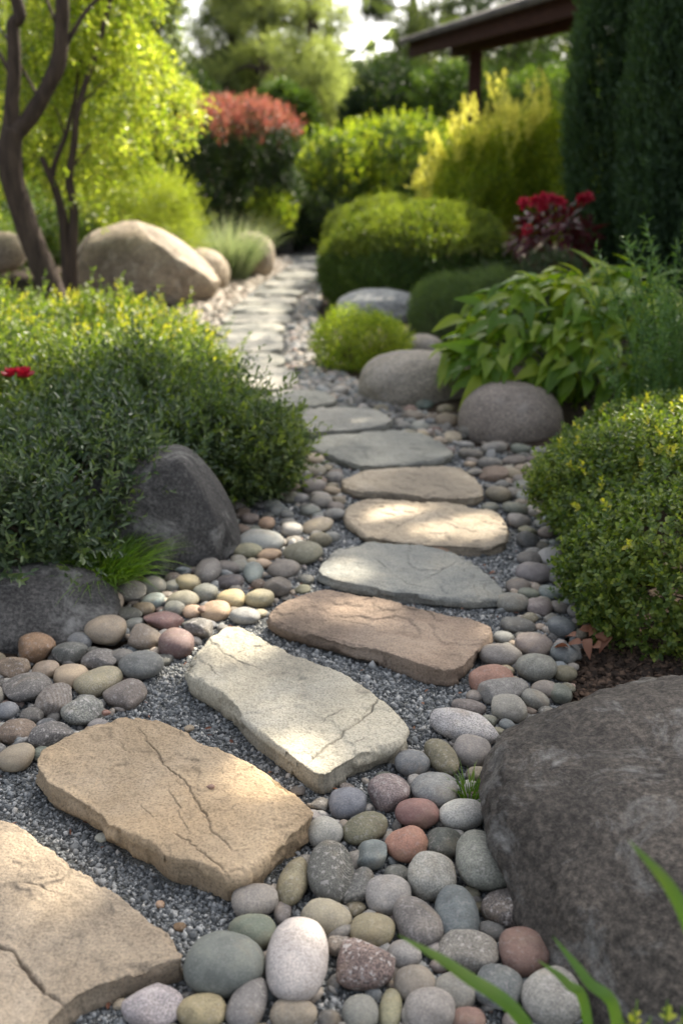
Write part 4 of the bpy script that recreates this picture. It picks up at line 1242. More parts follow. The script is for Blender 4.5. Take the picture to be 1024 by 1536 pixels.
def shrub(name, label, cat, blobs, n, k, Ls, lL, lW, mat, kind='diamond', up=.55, spread=.3, rough=.12, nscale=2.5, depth=.28, group=None, alpha=.9,
          tips=None, tipfrac=.0, tipsel=None, zmin=.02, base=None, stems=14, seed=0, nvec=None, stem_r=.008, fold=.18, droop=.15, up_only=-1.0, stray=0.0):
    cs = np.array([b[:3] for b in blobs])
    bc = base if base is not None else (cs[:, 0].mean(), cs[:, 1].mean(), 0)
    root = thing(name, label, cat, bc, group)
    pts, nr = blob_points(blobs, n, rough, nscale, depth, zmin, seed, up_only)
    ax = norm(nr * (1 - up * .5) + np.array([0, 0, up]) + rng.normal(0, spread, (len(pts), 3)))
    tipm = np.zeros(len(pts), bool)
    if tips is not None:
        tipm = (rng.random(len(pts)) < tipfrac) if tipsel is None else tipsel(pts, nr)
    st = pts - ax * np.asarray(Ls) * .5
    V, F = sprig_leaves(st[~tipm], ax[~tipm], k, Ls * rng.uniform(.7, 1.3, (~tipm).sum()), lL, lW, alpha, kind, fold=fold, droop=droop)
    if stray:
        m = rng.random(len(pts)) < stray
        V2, F2 = sprig_leaves(pts[m] - ax[m] * Ls * .3, norm(ax[m] + np.array([0, 0, .5]) + rng.normal(0, .3, (m.sum(), 3))), k + 5, Ls * rng.uniform(1.5, 2.6, m.sum()), lL * 1.1, lW * 1.1, alpha * .9, kind, fold=fold, droop=droop)
        V, F = np.concatenate([V, V2]), np.concatenate([F, F2 + len(V)])
    part('foliage', mesh_np('foliage', V, F, mat), root)
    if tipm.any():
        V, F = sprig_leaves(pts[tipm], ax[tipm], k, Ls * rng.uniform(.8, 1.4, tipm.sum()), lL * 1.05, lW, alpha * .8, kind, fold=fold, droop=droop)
        part('young_or_sunlit_tips', mesh_np('young_or_sunlit_tips', V, F, tips), root)
    g = Geo()
    for i in range(stems):
        b = blobs[i % len(blobs)]
        d = norm(rng.normal(0, 1, (1, 3)))[0]
        d[2] = abs(d[2]) * .8 + .1
        e = np.array(b[:3]) + d * np.array(b[3:6]) * .78
        s = np.array([bc[0] + rng.normal(0, .4) * stem_r, bc[1] + rng.normal(0, .4) * stem_r, -.02])
        mid = np.array([b[0], b[1], b[2] * .6]) * .6 + (s + e) * .2 + rng.normal(0, .06, 3) * b[3]
        g.add(*tube(spline([s, mid, e], 9), np.linspace(stem_r, stem_r * .35, 9), 5))
    if stems:
        part('branches', g.mesh('branches', M_twig, True), root)
    return root


def blades(Pn, D, L, W, bend, rows=6, side=None, gz=1.0):
    """Tapered grass blades that arch over."""
    n = len(Pn)
    L = np.broadcast_to(np.asarray(L, float), (n,))
    W = np.broadcast_to(np.asarray(W, float), (n,))
    bend = np.broadcast_to(np.asarray(bend, float), (n,))
    D = norm(D)
    if side is None:
        side = np.cross(D, np.array([0, 0, 1.0])) + rng.normal(0, .25, (n, 3))
    S = norm(side)
    H = D.copy()
    H[:, 2] = 0
    H = norm(H + 1e-6)
    out = []
    for t in np.linspace(0, 1, rows):
        c = Pn + D * (L * t)[:, None] + H * (bend * L * t * t * .5)[:, None]
        c[:, 2] -= bend * L * t ** 2.4 * .55 * gz
        w = W * (1 - t ** 1.6) * (.75 + .5 * math.sin(math.pi * min(t * 1.3, 1))) * .5 + .0002
        out += [c + S * w[:, None], c - S * w[:, None]]
    V = np.stack(out, 1).reshape(-1, 3)
    b = (np.arange(n) * rows * 2)[:, None]
    F = np.concatenate([b + np.array([[2 * r, 2 * r + 1, 2 * r + 3, 2 * r + 2]]) for r in range(rows - 1)])
    return V, F


def big_leaves(Pn, D, N, L, W, curl=.5, rows=7):
    """Broad pointed leaves with a folded midrib and a hanging tip."""
    n = len(Pn)
    L = np.broadcast_to(np.asarray(L, float), (n,))
    W = np.broadcast_to(np.asarray(W, float), (n,))
    D = norm(D)
    S = norm(np.cross(D, N))
    N = np.cross(S, D)
    cu = curl * rng.uniform(.5, 1.4, n)
    out = []
    for t in np.linspace(0, 1, rows):
        ang = cu * t
        c = Pn + D * (L * t * np.cos(ang * .5))[:, None] - N * (L * t * np.sin(ang * .8))[:, None]
        w = W * .5 * (math.sin(math.pi * t ** .72) ** .85 if 0 < t < 1 else 0.02)
        lift = N * (w * .38)[:, None]
        out += [c + S * w[:, None] + lift, c, c - S * w[:, None] + lift]
    V = np.stack(out, 1).reshape(-1, 3)
    b = (np.arange(n) * rows * 3)[:, None]
    F = []
    for r in range(rows - 1):
        a = r * 3
        F += [b + np.array([[a, a + 1, a + 4, a + 3]]), b + np.array([[a + 1, a + 2, a + 5, a + 4]])]
    return V, np.concatenate(F)


# --- left side: three shrubs and the sunny cover behind them
shrub('shrub', 'dark small-leaved shrub at the left edge spreading over the low charcoal boulder', 'shrub',
      [(-1.12, 3.38, .22, .42, .40, .27), (-1.55, 3.2, .16, .55, .45, .28), (-1.02, 3.9, .26, .50, .45, .25), (-1.75, 3.9, .24, .6, .5, .28), (-.92, 3.55, .34, .26, .22, .15)],
      4300, 9, .125, .042, .016, L_dark, 'round', stray=.05, rough=.5, nscale=3.6, depth=.4, group='shrubs left of the path', seed=1, tips=L_box, tipfrac=.18, spread=.4)
shrub('shrub', 'dark green shrub leaning over the path beside the peaked charcoal boulder', 'shrub',
      [(-.66, 4.36, .20, .36, .38, .25), (-1.02, 4.55, .26, .45, .40, .28), (-.78, 4.78, .20, .34, .35, .24), (-.44, 4.22, .15, .24, .24, .17), (-.60, 4.12, .28, .2, .2, .15), (-.36, 4.45, .14, .18, .2, .13)],
      4600, 9, .12, .039, .0155, L_box, 'round', stray=.05, rough=.5, nscale=3.6, depth=.4, group='shrubs left of the path', seed=2, tips=L_cover, tipfrac=.12, spread=.4)
shrub('shrub', 'broad low shrub between dark front shrub and sunny cover, half lit', 'shrub',
      [(-1.25, 4.9, .24, .55, .45, .28), (-1.9, 4.8, .24, .6, .5, .3), (-1.12, 5.2, .18, .40, .4, .22)],
      4300, 9, .12, .040, .0155, L_box, 'round', stray=.05, rough=.5, nscale=3.6, depth=.38, group='shrubs left of the path', seed=3, tips=L_cover, tipfrac=.5, spread=.4)
shrub('shrub', 'sunny yellow-green ground-cover shrub below the forked trees', 'shrub',
      [(-1.3, 5.9, .22, .62, .5, .24), (-2.1, 5.8, .25, .7, .55, .30), (-1.75, 6.8, .24, .8, .55, .28), (-2.7, 6.9, .25, .7, .6, .3), (-1.25, 6.5, .14, .4, .4, .18)],
      6000, 9, .12, .042, .018, L_cover, 'round', stray=.04, rough=.5, nscale=3.2, depth=.38, group='shrubs left of the path', seed=4, tips=L_tip, tipfrac=.10, spread=.4)
shrub('shrub', 'low green shrub around the base of the dark forked trunk', 'shrub',
      [(-2.9, 8.0, .15, .6, .45, .24), (-2.1, 7.9, .1, .5, .4, .2), (-3.5, 8.3, .2, .6, .5, .3)],
      1800, 8, .09, .035, .014, L_back, 'round', rough=.3, nscale=3, group='shrubs left of the path', seed=5)

# --- right side
shrub('clipped_shrub', 'rounded clipped shrub with yellow young tips at the right edge', 'shrub',
      [(1.48, 3.62, .24, .74, .80, .31), (1.72, 3.2, .22, .75, .62, .30), (1.22, 2.98, .17, .50, .42, .27), (1.45, 2.9, .15, .5, .34, .25)],
      14000, 8, .05, .025, .0165, L_clip, 'round', rough=.14, nscale=4.5, depth=.26, seed=6, tips=L_tip, tipsel=lambda p, n: rng.random(len(p)) < np.clip(.005 + .12 * (p[:, 2] - .25), 0, .07), spread=.4, up=.5, alpha=1.05, stray=.01)
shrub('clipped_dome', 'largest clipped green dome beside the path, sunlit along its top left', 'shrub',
      [(.78, 10.35, .36, 1.00, .95, .60)], 17000, 5, .06, .045, .014, L_dome, rough=.13, stray=.02, nscale=3.5, depth=.2, tips=L_domey, tipsel=lambda p, n: (n[:, 2] + .35 * fbm(p * 2.5, 2, 3) > .42) & (rng.random(len(p)) < .7), seed=7, up=.5, group='clipped domes', spread=.35)  # upward-facing sprigs coloured yellower to paint in the sunlit top
shrub('clipped_dome', 'smaller yellowish clipped dome peeking out behind the largest dome', 'shrub',
      [(.45, 12.2, .38, .68, .7, .62)], 7500, 5, .065, .05, .015, L_domey, rough=.13, stray=.02, nscale=3, depth=.18, seed=8, up=.5, group='clipped domes', spread=.35)
shrub('shrub', 'small lime-green shrub beside the path in front of the pale blue-grey boulder', 'shrub',
      [bl(472, 468, 560, 562, 7.1, .26), bl(520, 472, 614, 556, 7.25, .28)], 1500, 7, .085, .034, .012, L_lime, rough=.25, nscale=6, depth=.35, seed=9, group='small shrubs right of the path')
shrub('shrub', 'soft grey-green mounded shrub right of the pale blue-grey boulder', 'shrub',
      [bl(612, 412, 735, 548, 8.1, .45), bl(680, 405, 795, 540, 8.3, .45)], 7000, 6, .07, .032, .006, L_soft, rough=.12, nscale=5, depth=.3, seed=10, group='small shrubs right of the path', up=.8)
shrub('shrub', 'small yellowish shrub beyond the bend of the path', 'shrub', [bl(375, 285, 440, 350, 15.5, .5)], 900, 6, .13, .07, .03, L_lime, seed=11, group='small shrubs right of the path', rough=.2)
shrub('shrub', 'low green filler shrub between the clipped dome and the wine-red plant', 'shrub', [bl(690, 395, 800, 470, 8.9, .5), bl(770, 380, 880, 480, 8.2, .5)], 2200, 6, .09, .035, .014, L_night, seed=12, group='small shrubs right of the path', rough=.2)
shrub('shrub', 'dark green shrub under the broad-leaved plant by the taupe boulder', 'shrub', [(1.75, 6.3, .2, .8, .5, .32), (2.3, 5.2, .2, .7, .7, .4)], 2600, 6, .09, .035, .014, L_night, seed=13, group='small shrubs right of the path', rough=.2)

# broad-leaved plant
root = thing('broad_leaved_plant', 'bushy plant with broad pointed drooping green leaves over the taupe boulder', 'plant', (1.32, 5.95, 0))
B = [(1.22, 5.95, .50, .50, .45, .30), (1.55, 6.1, .56, .50, .45, .28), (.98, 5.75, .36, .36, .35, .24), (1.75, 5.85, .45, .4, .4, .28), (1.35, 5.6, .30, .45, .28, .26), (.84, 5.66, .32, .24, .26, .17)]
pts, nr = blob_points(B, 820, .25, 3, .35, .1, 21, -.45)
hz = nr.copy()
hz[:, 2] = np.minimum(hz[:, 2], .4) - .05
D = norm(hz * 1.3 + np.array([-.22, -.32, -.16]) + rng.normal(0, .35, (len(pts), 3)))
N = norm(nr * .6 + np.array([0, -.2, .8]) + rng.normal(0, .3, (len(pts), 3)))
V, F = big_leaves(pts - D * .05, D, N, rng.uniform(.13, .22, len(pts)), rng.uniform(.055, .085, len(pts)), 1.05)
part('foliage', mesh_np('foliage', V, F, L_broad, True), root)
g = Geo()
for i in range(60):
    e = pts[rng.integers(len(pts))]
    s = np.array([1.38 + rng.normal(0, .10), 5.98 + rng.normal(0, .1), -.02])
    g.add(*tube(spline([s, (s + e) / 2 + np.array([0, 0, .14]), e], 7), np.linspace(.006, .002, 7), 5))
part('stems', g.mesh('stems', L_broad, True), root)
for (px, py) in ((870, 372), (905, 385), (890, 395), (800, 420), (850, 400), (950, 400)):
    pass

# upright fine-leaved plant at the right edge
root = thing('fine_leaved_plant', 'tall shoots with narrow blue-green leaves at the right edge behind the clipped shrub', 'plant', (1.78, 4.75, 0))
g, VV, FF, off = Geo(), [], [], 0
for i in range(110):
    s = np.array([1.72 + rng.normal(0, .16), 4.85 + rng.normal(0, .16), 0])
    hgt = rng.uniform(.55, 1.12)
    e = s + np.array([rng.normal(-.05, .15), rng.normal(-.02, .14), hgt])
    if i == 0:
        s, e = np.array([1.66, 4.8, 0]), np.array(PD(965, 322, 4.75))
    cv = spline([s, (s + e) / 2 + np.array([.05, 0, .05]), e], 12)
    g.add(*tube(cv, np.linspace(.005, .0015, 12), 5))
    for a, b in zip(cv[3:-1], cv[4:]):
        dd = norm((b - a)[None])
        V, F = sprig_leaves(a[None], dd, 7, np.linalg.norm(b - a), .055, .011, .95)
        VV.append(V); FF.append(F + off); off += len(V)
part('foliage', mesh_np('foliage', np.concatenate(VV), np.concatenate(FF), L_fine), root)
part('stems', g.mesh('stems', L_fine, True), root)

# wine-red plant with crimson flowers
c0 = PD(830, 350, 9.0)
root = thing('wine_red_plant', 'wine-red leaved plant topped with crimson flowers in front of the dark cypresses', 'plant', (c0.x, 9.0, 0))
pts, nr = blob_points([(c0.x, 9.0, c0.z - .05, .38, .36, .30), (c0.x + .05, 9.0, .4, .3, .3, .3)], 520, .2, 4, .4, .1, 31)
D = norm(nr + rng.normal(0, .4, (len(pts), 3)) + np.array([0, 0, -.1]))
V, F = big_leaves(pts - D * .04, D, norm(nr + np.array([0, 0, .8])), rng.uniform(.09, .18, len(pts)), rng.uniform(.03, .055, len(pts)), .6)
part('foliage', mesh_np('foliage', V, F, L_red, True), root)
for (px, py) in ((785, 305), (800, 302), (812, 308), (828, 300), (842, 304), (872, 300), (880, 296), (790, 346), (815, 298)):
    q = PD(px, py, 8.7 + rng.uniform(0, .2))
    n = 26
    d = norm(rng.normal(0, 1, (n, 3)) + np.array([0, -.3, .6]))
    V, F = big_leaves(np.repeat(np.array(q)[None], n, 0), d, norm(rng.normal(0, 1, (n, 3))), .06, .045, .8, 5)
    part('flower', mesh_np('flower', V, F, L_flower, True), root)
g = Geo()
for i in range(16):
    e = pts[rng.integers(len(pts))]
    s = np.array([c0.x + rng.normal(0, .05), 9.0 + rng.normal(0, .05), -.02])
    g.add(*tube(spline([s, (s + e) / 2, e], 6), np.linspace(.008, .003, 6), 5))
part('stems', g.mesh('stems', M_twig, True), root)

# single crimson flower among the left shrubs
q = np.array(PD(28, 566, 4.25))
root = thing('crimson_flower', 'single crimson double flower standing above the left shrubs', 'flower', (q[0], q[1], 0))
VV, FF, off = [], [], 0
for rr, kk, el, ll in ((.004, 5, 1.25, .026), (.008, 7, .95, .034), (.012, 9, .55, .040), (.014, 10, .15, .042)):
    a = np.linspace(0, 6.283, kk, endpoint=False) + rng.uniform(0, 1)
    d = np.column_stack([np.cos(a) * math.cos(el), np.sin(a) * math.cos(el), np.full(kk, math.sin(el))])
    nn = np.column_stack([-np.cos(a) * math.sin(el), -np.sin(a) * math.sin(el), np.full(kk, math.cos(el))])
    for cx in (-.022, .024):
        V, F = big_leaves(q + np.array([cx, 0, rng.uniform(-.004, .004)]) + d * rr, d, nn, ll, ll * 1.15, -.5, 6)
        VV.append(V); FF.append(F + off); off += len(V)
part('petals', mesh_np('petals', np.concatenate(VV), np.concatenate(FF), L_flower, True), root)
g = Geo()
g.add(*tube(spline([(q[0], q[1] + .02, 0), (q[0] + .02, q[1], q[2] * .5), q - np.array([0, 0, .012])], 8), np.full(8, .003), 6))
part('stem', g.mesh('stem', L_grass, True), root)

# grass tufts
def tuft(name, label, c, n, L, W, spread, bend, mat, r, group=None, up=1.0):
    root = thing(name, label, 'grass', (c[0], c[1], max(0.0, c[2])), group)
    a = rng.uniform(0, 6.283, n)
    rr = r * np.sqrt(rng.random(n))
    p = np.column_stack([c[0] + rr * np.cos(a), c[1] + rr * np.sin(a), np.full(n, c[2])])
    tl = spread * (rr / r) * rng.uniform(.4, 1.3, n)
    a2 = a + rng.normal(0, .5, n)
    D = np.column_stack([np.cos(a2) * tl, np.sin(a2) * tl, np.full(n, up)])
    V, F = blades(p, D, L * rng.uniform(.55, 1.15, n), W * rng.uniform(.7, 1.2, n), bend * rng.uniform(.4, 1.3, n))
    part('blades', mesh_np('blades', V, F, mat, True), root)
    return root


c = P(150, 858, .09)
tuft('grass_tuft', 'bright green grass tuft between the two charcoal boulders', (c.x, c.y, .08), 900, .19, .0048, 1.2, .75, L_grass, .13, 'grass tufts among the stones')
c = P(703, 1192, .02)
tuft('grass_tuft', 'tiny bright green grass tuft by the huge dark boulder', (c.x, c.y, .0), 90, .085, .0045, .7, .6, L_grass, .028, 'grass tufts among the stones')
c = PD(343, 405, 12.5)
tuft('ornamental_grass', 'pale feathery ornamental grass clump beside the far path', (c.x, 12.5, 0), 900, .95, .012, .55, .5, L_pgrass, .22)
c = P(826, 893, .02)
root = thing('seedling', 'tiny green seedling among the pebbles left of the clipped shrub', 'plant', (c.x, c.y, 0))
V, F = sprig_leaves(np.array([[c.x, c.y, 0.0]] * 3) + rng.normal(0, .006, (3, 3)), norm(np.array([[.2, 0, 1], [-.3, -.2, 1], [0, .3, 1.0]])), 7, .04, .022, .010, 1.0, 'round')
part('leaves', mesh_np('leaves', V, F, L_grass), root)

# strap-leaved plants in the near corner
def strap(label, roots, group):
    root = thing('strap_leaved_plant', label, 'plant', (roots[0][0][0][0], roots[0][0][0][1], 0), group)
    for pts, w in roots:
        cv = spline(pts, 22)
        T = norm(np.gradient(cv, axis=0))
        vw = norm(cv - np.array([0, 0, CAM_H]))
        S = norm(np.cross(T, vw * .7 + np.array([.3, .2, -.6])))
        Nn = np.cross(S, T)
        t = np.linspace(0, 1, 22)
        ww = w * .5 * np.clip(1 - t ** 3.2, 0, 1) * (.55 + .45 * np.minimum(t * 2.2, 1)) + .0003
        V = np.stack([cv + S * ww[:, None] + Nn * (ww * .25)[:, None], cv, cv - S * ww[:, None] + Nn * (ww * .25)[:, None]], 1).reshape(-1, 3)
        F = []
        for r in range(21):
            a = r * 3
            F += [(a, a + 1, a + 4, a + 3), (a + 1, a + 2, a + 5, a + 4)]
        part('leaf', mesh_np('leaf', V, np.array(F), L_iris, True), root)


def pz(px, py, zc):
    d = ray(px, py)
    return np.array(Vector((0, 0, CAM_H)) + d * zc)


strap('strap-leaved plant in the bottom corner, three blades crossing the pebbles and boulder',
      [([np.array([.34, .98, .0]), pz(800, 1560, 1.42), pz(690, 1458, 1.40), pz(596, 1402, 1.38)], .021),
       ([np.array([.36, .98, .0]), pz(925, 1545, 1.40), pz(880, 1470, 1.40), pz(828, 1404, 1.42)], .018),
       ([np.array([.37, 1.0, .0]), pz(880, 1530, 1.46), pz(850, 1475, 1.46), pz(806, 1440, 1.48)], .016)], 'strap-leaved plants')
strap('strap-leaved plant at the right edge, single blade over the huge dark boulder',
      [([np.array([.66, 1.02, .0]), pz(1062, 1460, 1.28), pz(1010, 1340, 1.26), pz(942, 1260, 1.26)], .022),
       ([np.array([.68, 1.02, .0]), pz(1100, 1480, 1.28), pz(1090, 1380, 1.26), pz(1110, 1280, 1.26)], .022)], 'strap-leaved plants')
root = thing('sprig_plant', 'low sprigs of round yellow-green leaves in the bottom right corner', 'plant', (.5, 1.0, 0))
st, ax = [], []
g = Geo()
for (px, py) in ((955, 1500), (1000, 1500), (1022, 1510), (975, 1525), (1040, 1520), (935, 1530)):
    e = pz(px, py, 1.40)
    s = np.array([e[0] + rng.normal(0, .03), e[1] - .02, 0])
    cv = spline([s, (s + e) / 2 + rng.normal(0, .01, 3), e], 9)
    g.add(*tube(cv, np.linspace(.003, .0012, 9), 5))
    for i in range(3, 8):
        st.append(cv[i]); ax.append(cv[i + 1] - cv[i])
V, F = sprig_leaves(np.array(st), np.array(ax), 5, .02, .017, .013, 1.0, 'round')
part('leaves', mesh_np('leaves', V, F, L_lime), root)
part('stems', g.mesh('stems', L_grass, True), root)

# dry leaves fallen by the clipped shrub
for (px, py) in ((868, 945), (880, 958), (895, 950), (872, 965), (905, 962), (888, 940), (915, 955), (862, 955), (900, 972), (683 + 170, 972)):
    c = P(px, py, .055)
    V, F = big_leaves(np.zeros((1, 3)), np.array([[rng.normal(), rng.normal(), .25]]), np.array([[rng.normal(0, .4), rng.normal(0, .4), 1.0]]), rng.uniform(.045, .07), .032, 1.1, 6)
    o = obj('dry_leaf', mesh_np('dry_leaf', V, F, L_dry, True), None, c)
    tag(o, 'curled reddish dry leaf on the mulch under the clipped shrub', 'leaf', 'dry leaves under the clipped shrub')
for (px, py) in ((685, 857), (743, 858)):
    c = P(px + 25 if px < 700 else px, py, .008)
    V, F = big_leaves(np.zeros((1, 3)), np.array([[rng.normal(), rng.normal(), .2]]), np.array([[0, 0, 1.0]]), .03, .018, 1.1, 6)
    o = obj('dry_leaf', mesh_np('dry_leaf', V, F, L_dry, True), None, c)
    tag(o, 'small brown dry leaf on the grit right of the blue-grey slab', 'leaf', 'dry leaves on the grit')

# ------------------------------------------------------------------ background shrubs
shrub('hedge_shrub', 'large loose sunlit green shrub filling the middle distance behind the domes', 'shrub',
      [bl(440, 205, 560, 350, 17.5, 1.0), bl(530, 180, 680, 350, 18.0, 1.1), bl(490, 190, 600, 330, 18.6, 1.0)],
      5200, 6, .20, .085, .045, L_back, rough=.25, nscale=2, depth=.3, seed=41, tips=L_lime, tipfrac=.3, group='background shrubs', stem_r=.02)
shrub('hedge_shrub', 'dark low shrub at the path bend left of the domes', 'shrub', [bl(402, 278, 525, 375, 16.6, .8)], 2400, 6, .14, .07, .03, L_night, rough=.18, seed=42, group='background shrubs')
shrub('red_topped_shrub', 'dark shrub crowned with coral-red young shoots', 'shrub',
      [bl(268, 205, 365, 380, 15.6, .8), bl(345, 205, 452, 380, 15.9, .8), bl(270, 158, 380, 290, 15.7, .8), bl(335, 160, 448, 290, 15.9, .8)],
      4200, 6, .17, .08, .035, L_night, rough=.2, nscale=3, depth=.3, seed=43, tips=L_pinktop, tipsel=lambda p, n: (p[:, 2] > 1.66 + .35 * fbm(p * 2.2, 2, 5)) & (n[:, 2] > -.2) & (rng.random(len(p)) < .62), group='background shrubs', stem_r=.02, up=.9)
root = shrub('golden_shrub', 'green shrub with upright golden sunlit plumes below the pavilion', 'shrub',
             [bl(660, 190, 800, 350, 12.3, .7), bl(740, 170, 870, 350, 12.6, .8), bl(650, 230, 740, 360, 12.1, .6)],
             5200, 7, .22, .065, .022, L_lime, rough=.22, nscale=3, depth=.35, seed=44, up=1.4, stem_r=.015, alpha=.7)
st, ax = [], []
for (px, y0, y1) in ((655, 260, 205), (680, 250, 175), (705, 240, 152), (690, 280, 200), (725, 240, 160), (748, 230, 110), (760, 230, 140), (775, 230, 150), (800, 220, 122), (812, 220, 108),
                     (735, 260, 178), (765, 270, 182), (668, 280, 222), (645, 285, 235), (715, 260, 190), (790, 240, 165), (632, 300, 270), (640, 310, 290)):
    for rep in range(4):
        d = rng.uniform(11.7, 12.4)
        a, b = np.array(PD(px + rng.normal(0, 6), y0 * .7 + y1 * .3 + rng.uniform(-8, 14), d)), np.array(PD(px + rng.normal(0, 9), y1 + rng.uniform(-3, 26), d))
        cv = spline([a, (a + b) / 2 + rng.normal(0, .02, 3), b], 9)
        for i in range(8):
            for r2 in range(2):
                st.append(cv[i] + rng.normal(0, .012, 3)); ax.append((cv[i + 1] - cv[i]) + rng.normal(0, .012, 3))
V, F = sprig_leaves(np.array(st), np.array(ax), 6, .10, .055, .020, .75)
part('sunlit_plumes', mesh_np('sunlit_plumes', V, F, L_sungold), root)
shrub('juniper', 'feathery yellow-green juniper with layered sprays behind the sunny boulder', 'shrub',
      [bl(140, 262, 245, 400, 12.2, .6), bl(185, 258, 290, 330, 12.0, .5), bl(200, 305, 305, 400, 11.9, .5), bl(80, 280, 180, 420, 12.6, .7)],
      3000, 10, .26, .055, .014, L_jun, rough=.35, nscale=3.5, depth=.4, seed=45, up=.15, group='background shrubs', alpha=.55, spread=.35)
shrub('hedge_shrub', 'mid-green shrub behind the twin slender trunks', 'shrub', [bl(-60, 270, 90, 400, 12.5, .8), bl(40, 300, 150, 400, 12.0, .6)], 2400, 6, .16, .06, .026, L_back, rough=.2, seed=46, group='background shrubs')
shrub('hedge_shrub', 'yellow-green shrub glowing behind the far-left boulder', 'shrub', [bl(-160, 320, 60, 420, 11.2, .7)], 1800, 6, .14, .05, .022, L_cover, rough=.2, seed=47, group='background shrubs')
shrub('hedge_shrub', 'green shrub right of the golden plumes in front of the cypress', 'shrub', [bl(800, 190, 930, 380, 12.2, .8)], 2400, 6, .18, .06, .024, L_lime, rough=.2, seed=48, group='background shrubs', up=1.0)

# ------------------------------------------------------------------ cypresses on the right
def cypress(label, x, y, r, h, seed, n):
    root = thing('cypress', label, 'tree', (x, y, 0), 'dark cypresses on the right')
    z = rng.random(n) ** .9 * h
    prof = np.sin(np.pi * np.clip((z / h) * .92 + .08, 0, 1) ** .75) ** .55
    a = rng.uniform(0, 6.283, n)
    fur = fbm(np.column_stack([np.cos(a) * 2.6, np.sin(a) * 2.6, z * .45]) + seed * 3.3, 3, seed)
    rr = r * prof * (1 + .30 * fur) * (1 - .22 * rng.beta(1, 2, n))
    p = np.column_stack([x + rr * np.cos(a), y + rr * np.sin(a), z])
    ax = norm(np.column_stack([np.cos(a) * .42, np.sin(a) * .42, np.ones(n)]) + rng.normal(0, .16, (n, 3)))
    V, F = sprig_leaves(p - ax * .1, ax, 8, .26, .095, .026, .5)
    part('crown', mesh_np('crown', V, F, L_cyp), root)
    g = Geo()
    g.add(*tube([(x, y, -.05), (x, y, h * .5), (x, y, h * .93)], [.11, .07, .02], 8))
    part('trunk', g.mesh('trunk', M_bark, True), root)


cypress('dark green cypress column, left one of the group beside the golden shrub', 3.05, 10.6, .76, 5.4, 1, 14000)
cypress('dark green cypress column standing foremost at the right edge', 3.22, 9.2, .78, 5.2, 2, 14000)
cypress('dark green cypress column rearmost beyond the photo edge', 4.30, 9.9, .90, 5.6, 3, 9000)

# ------------------------------------------------------------------ pavilion
M_wood = bark_mat('red_brown_timber', (.028, .013, .010), (.068, .030, .022), 6, 40)
M_roof = ground_mat('grey_shingle', [(.3, (.07, .065, .06)), (.6, (.14, .13, .12))], 3, 30, .01)


def box_between(a, b, w, h, up=(0, 0, 1)):
    a, b = np.array(a, float), np.array(b, float)
    t = norm((b - a)[None])[0]
    s = np.cross(t, np.array(up if abs(t[2]) < .9 else (0, 1, 0), float))
    s /= np.linalg.norm(s)
    u = np.cross(s, t)
    V = [q + s * i * w / 2 + u * j * h / 2 for q in (a, b) for i, j in ((-1, -1), (1, -1), (1, 1), (-1, 1))]
    F = [(0, 1, 2, 3), (7, 6, 5, 4), (0, 4, 5, 1), (1, 5, 6, 2), (2, 6, 7, 3), (3, 7, 4, 0)]
    return np.array(V), np.array(F)


def timber(name, a, b, w, h, root, mat=None, bev=.012):
    V, F = box_between(a, b, w, h)
    o = part(name, mesh_np(name, V, F, mat or M_wood), root)
    m = o.modifiers.new('edge', 'BEVEL')
    m.width = bev
    m.segments = 2
    return o


E0 = np.array(PD(616, 78, 18.0))
E1 = np.array([E0[0] + 1.95, 11.2, E0[2]])
ev = (E1 - E0) / np.linalg.norm(E1 - E0)
inn = np.array([-ev[1], ev[0], 0.0])
inn = inn if inn[0] > 0 else -inn
root = thing('pavilion', 'open garden pavilion with dark red-brown timber eave and post behind the golden shrub', 'pavilion', (E0[0] + 2.2, 15.0, 0))
SL = .32
ra = E0 - ev * .1 + np.array([0, 0, .16])
rb = E1 + np.array([0, 0, .16])
V = []
for q in (ra, rb):
    for dd in (-.18, 3.4):
        for tz in (0, .09):
            V.append(q + inn * dd + np.array([0, 0, SL * dd + tz]))
F = np.array([(0, 1, 5, 4), (2, 6, 7, 3), (1, 3, 7, 5), (0, 4, 6, 2), (0, 2, 3, 1), (4, 5, 7, 6)])
part('roof', mesh_np('roof', np.array(V), F, M_roof), root)
timber('fascia', E0 - ev * .02 + np.array([0, 0, .03]), E1 + np.array([0, 0, .03]), .06, .24, root)
timber('drip_board', E0 - ev * .05 - inn * .05 + np.array([0, 0, .17]), E1 - inn * .05 + np.array([0, 0, .17]), .05, .05, root)
timber('eave_beam', E0 + inn * .62 + ev * .35 + np.array([0, 0, .02]), E1 + inn * .62 + np.array([0, 0, .02]), .15, .22, root)
for i, t in enumerate(np.linspace(.15, 6.9, 11)):
    s = E0 + ev * t + inn * .04 + np.array([0, 0, .10])
    timber('rafter', s, s + inn * 3.2 + np.array([0, 0, SL * 3.2]), .07, .13, root)
for t in (1.25, 5.6):
    b = E0 + ev * t + inn * .62
    timber('post', (b[0], b[1], -.05), (b[0], b[1], E0[2] - .09), .19, .19, root)
    b2 = b + inn * 2.6
    timber('post', (b2[0], b2[1], -.05), (b2[0], b2[1], E0[2] + SL * 2.6 - .1), .19, .19, root)

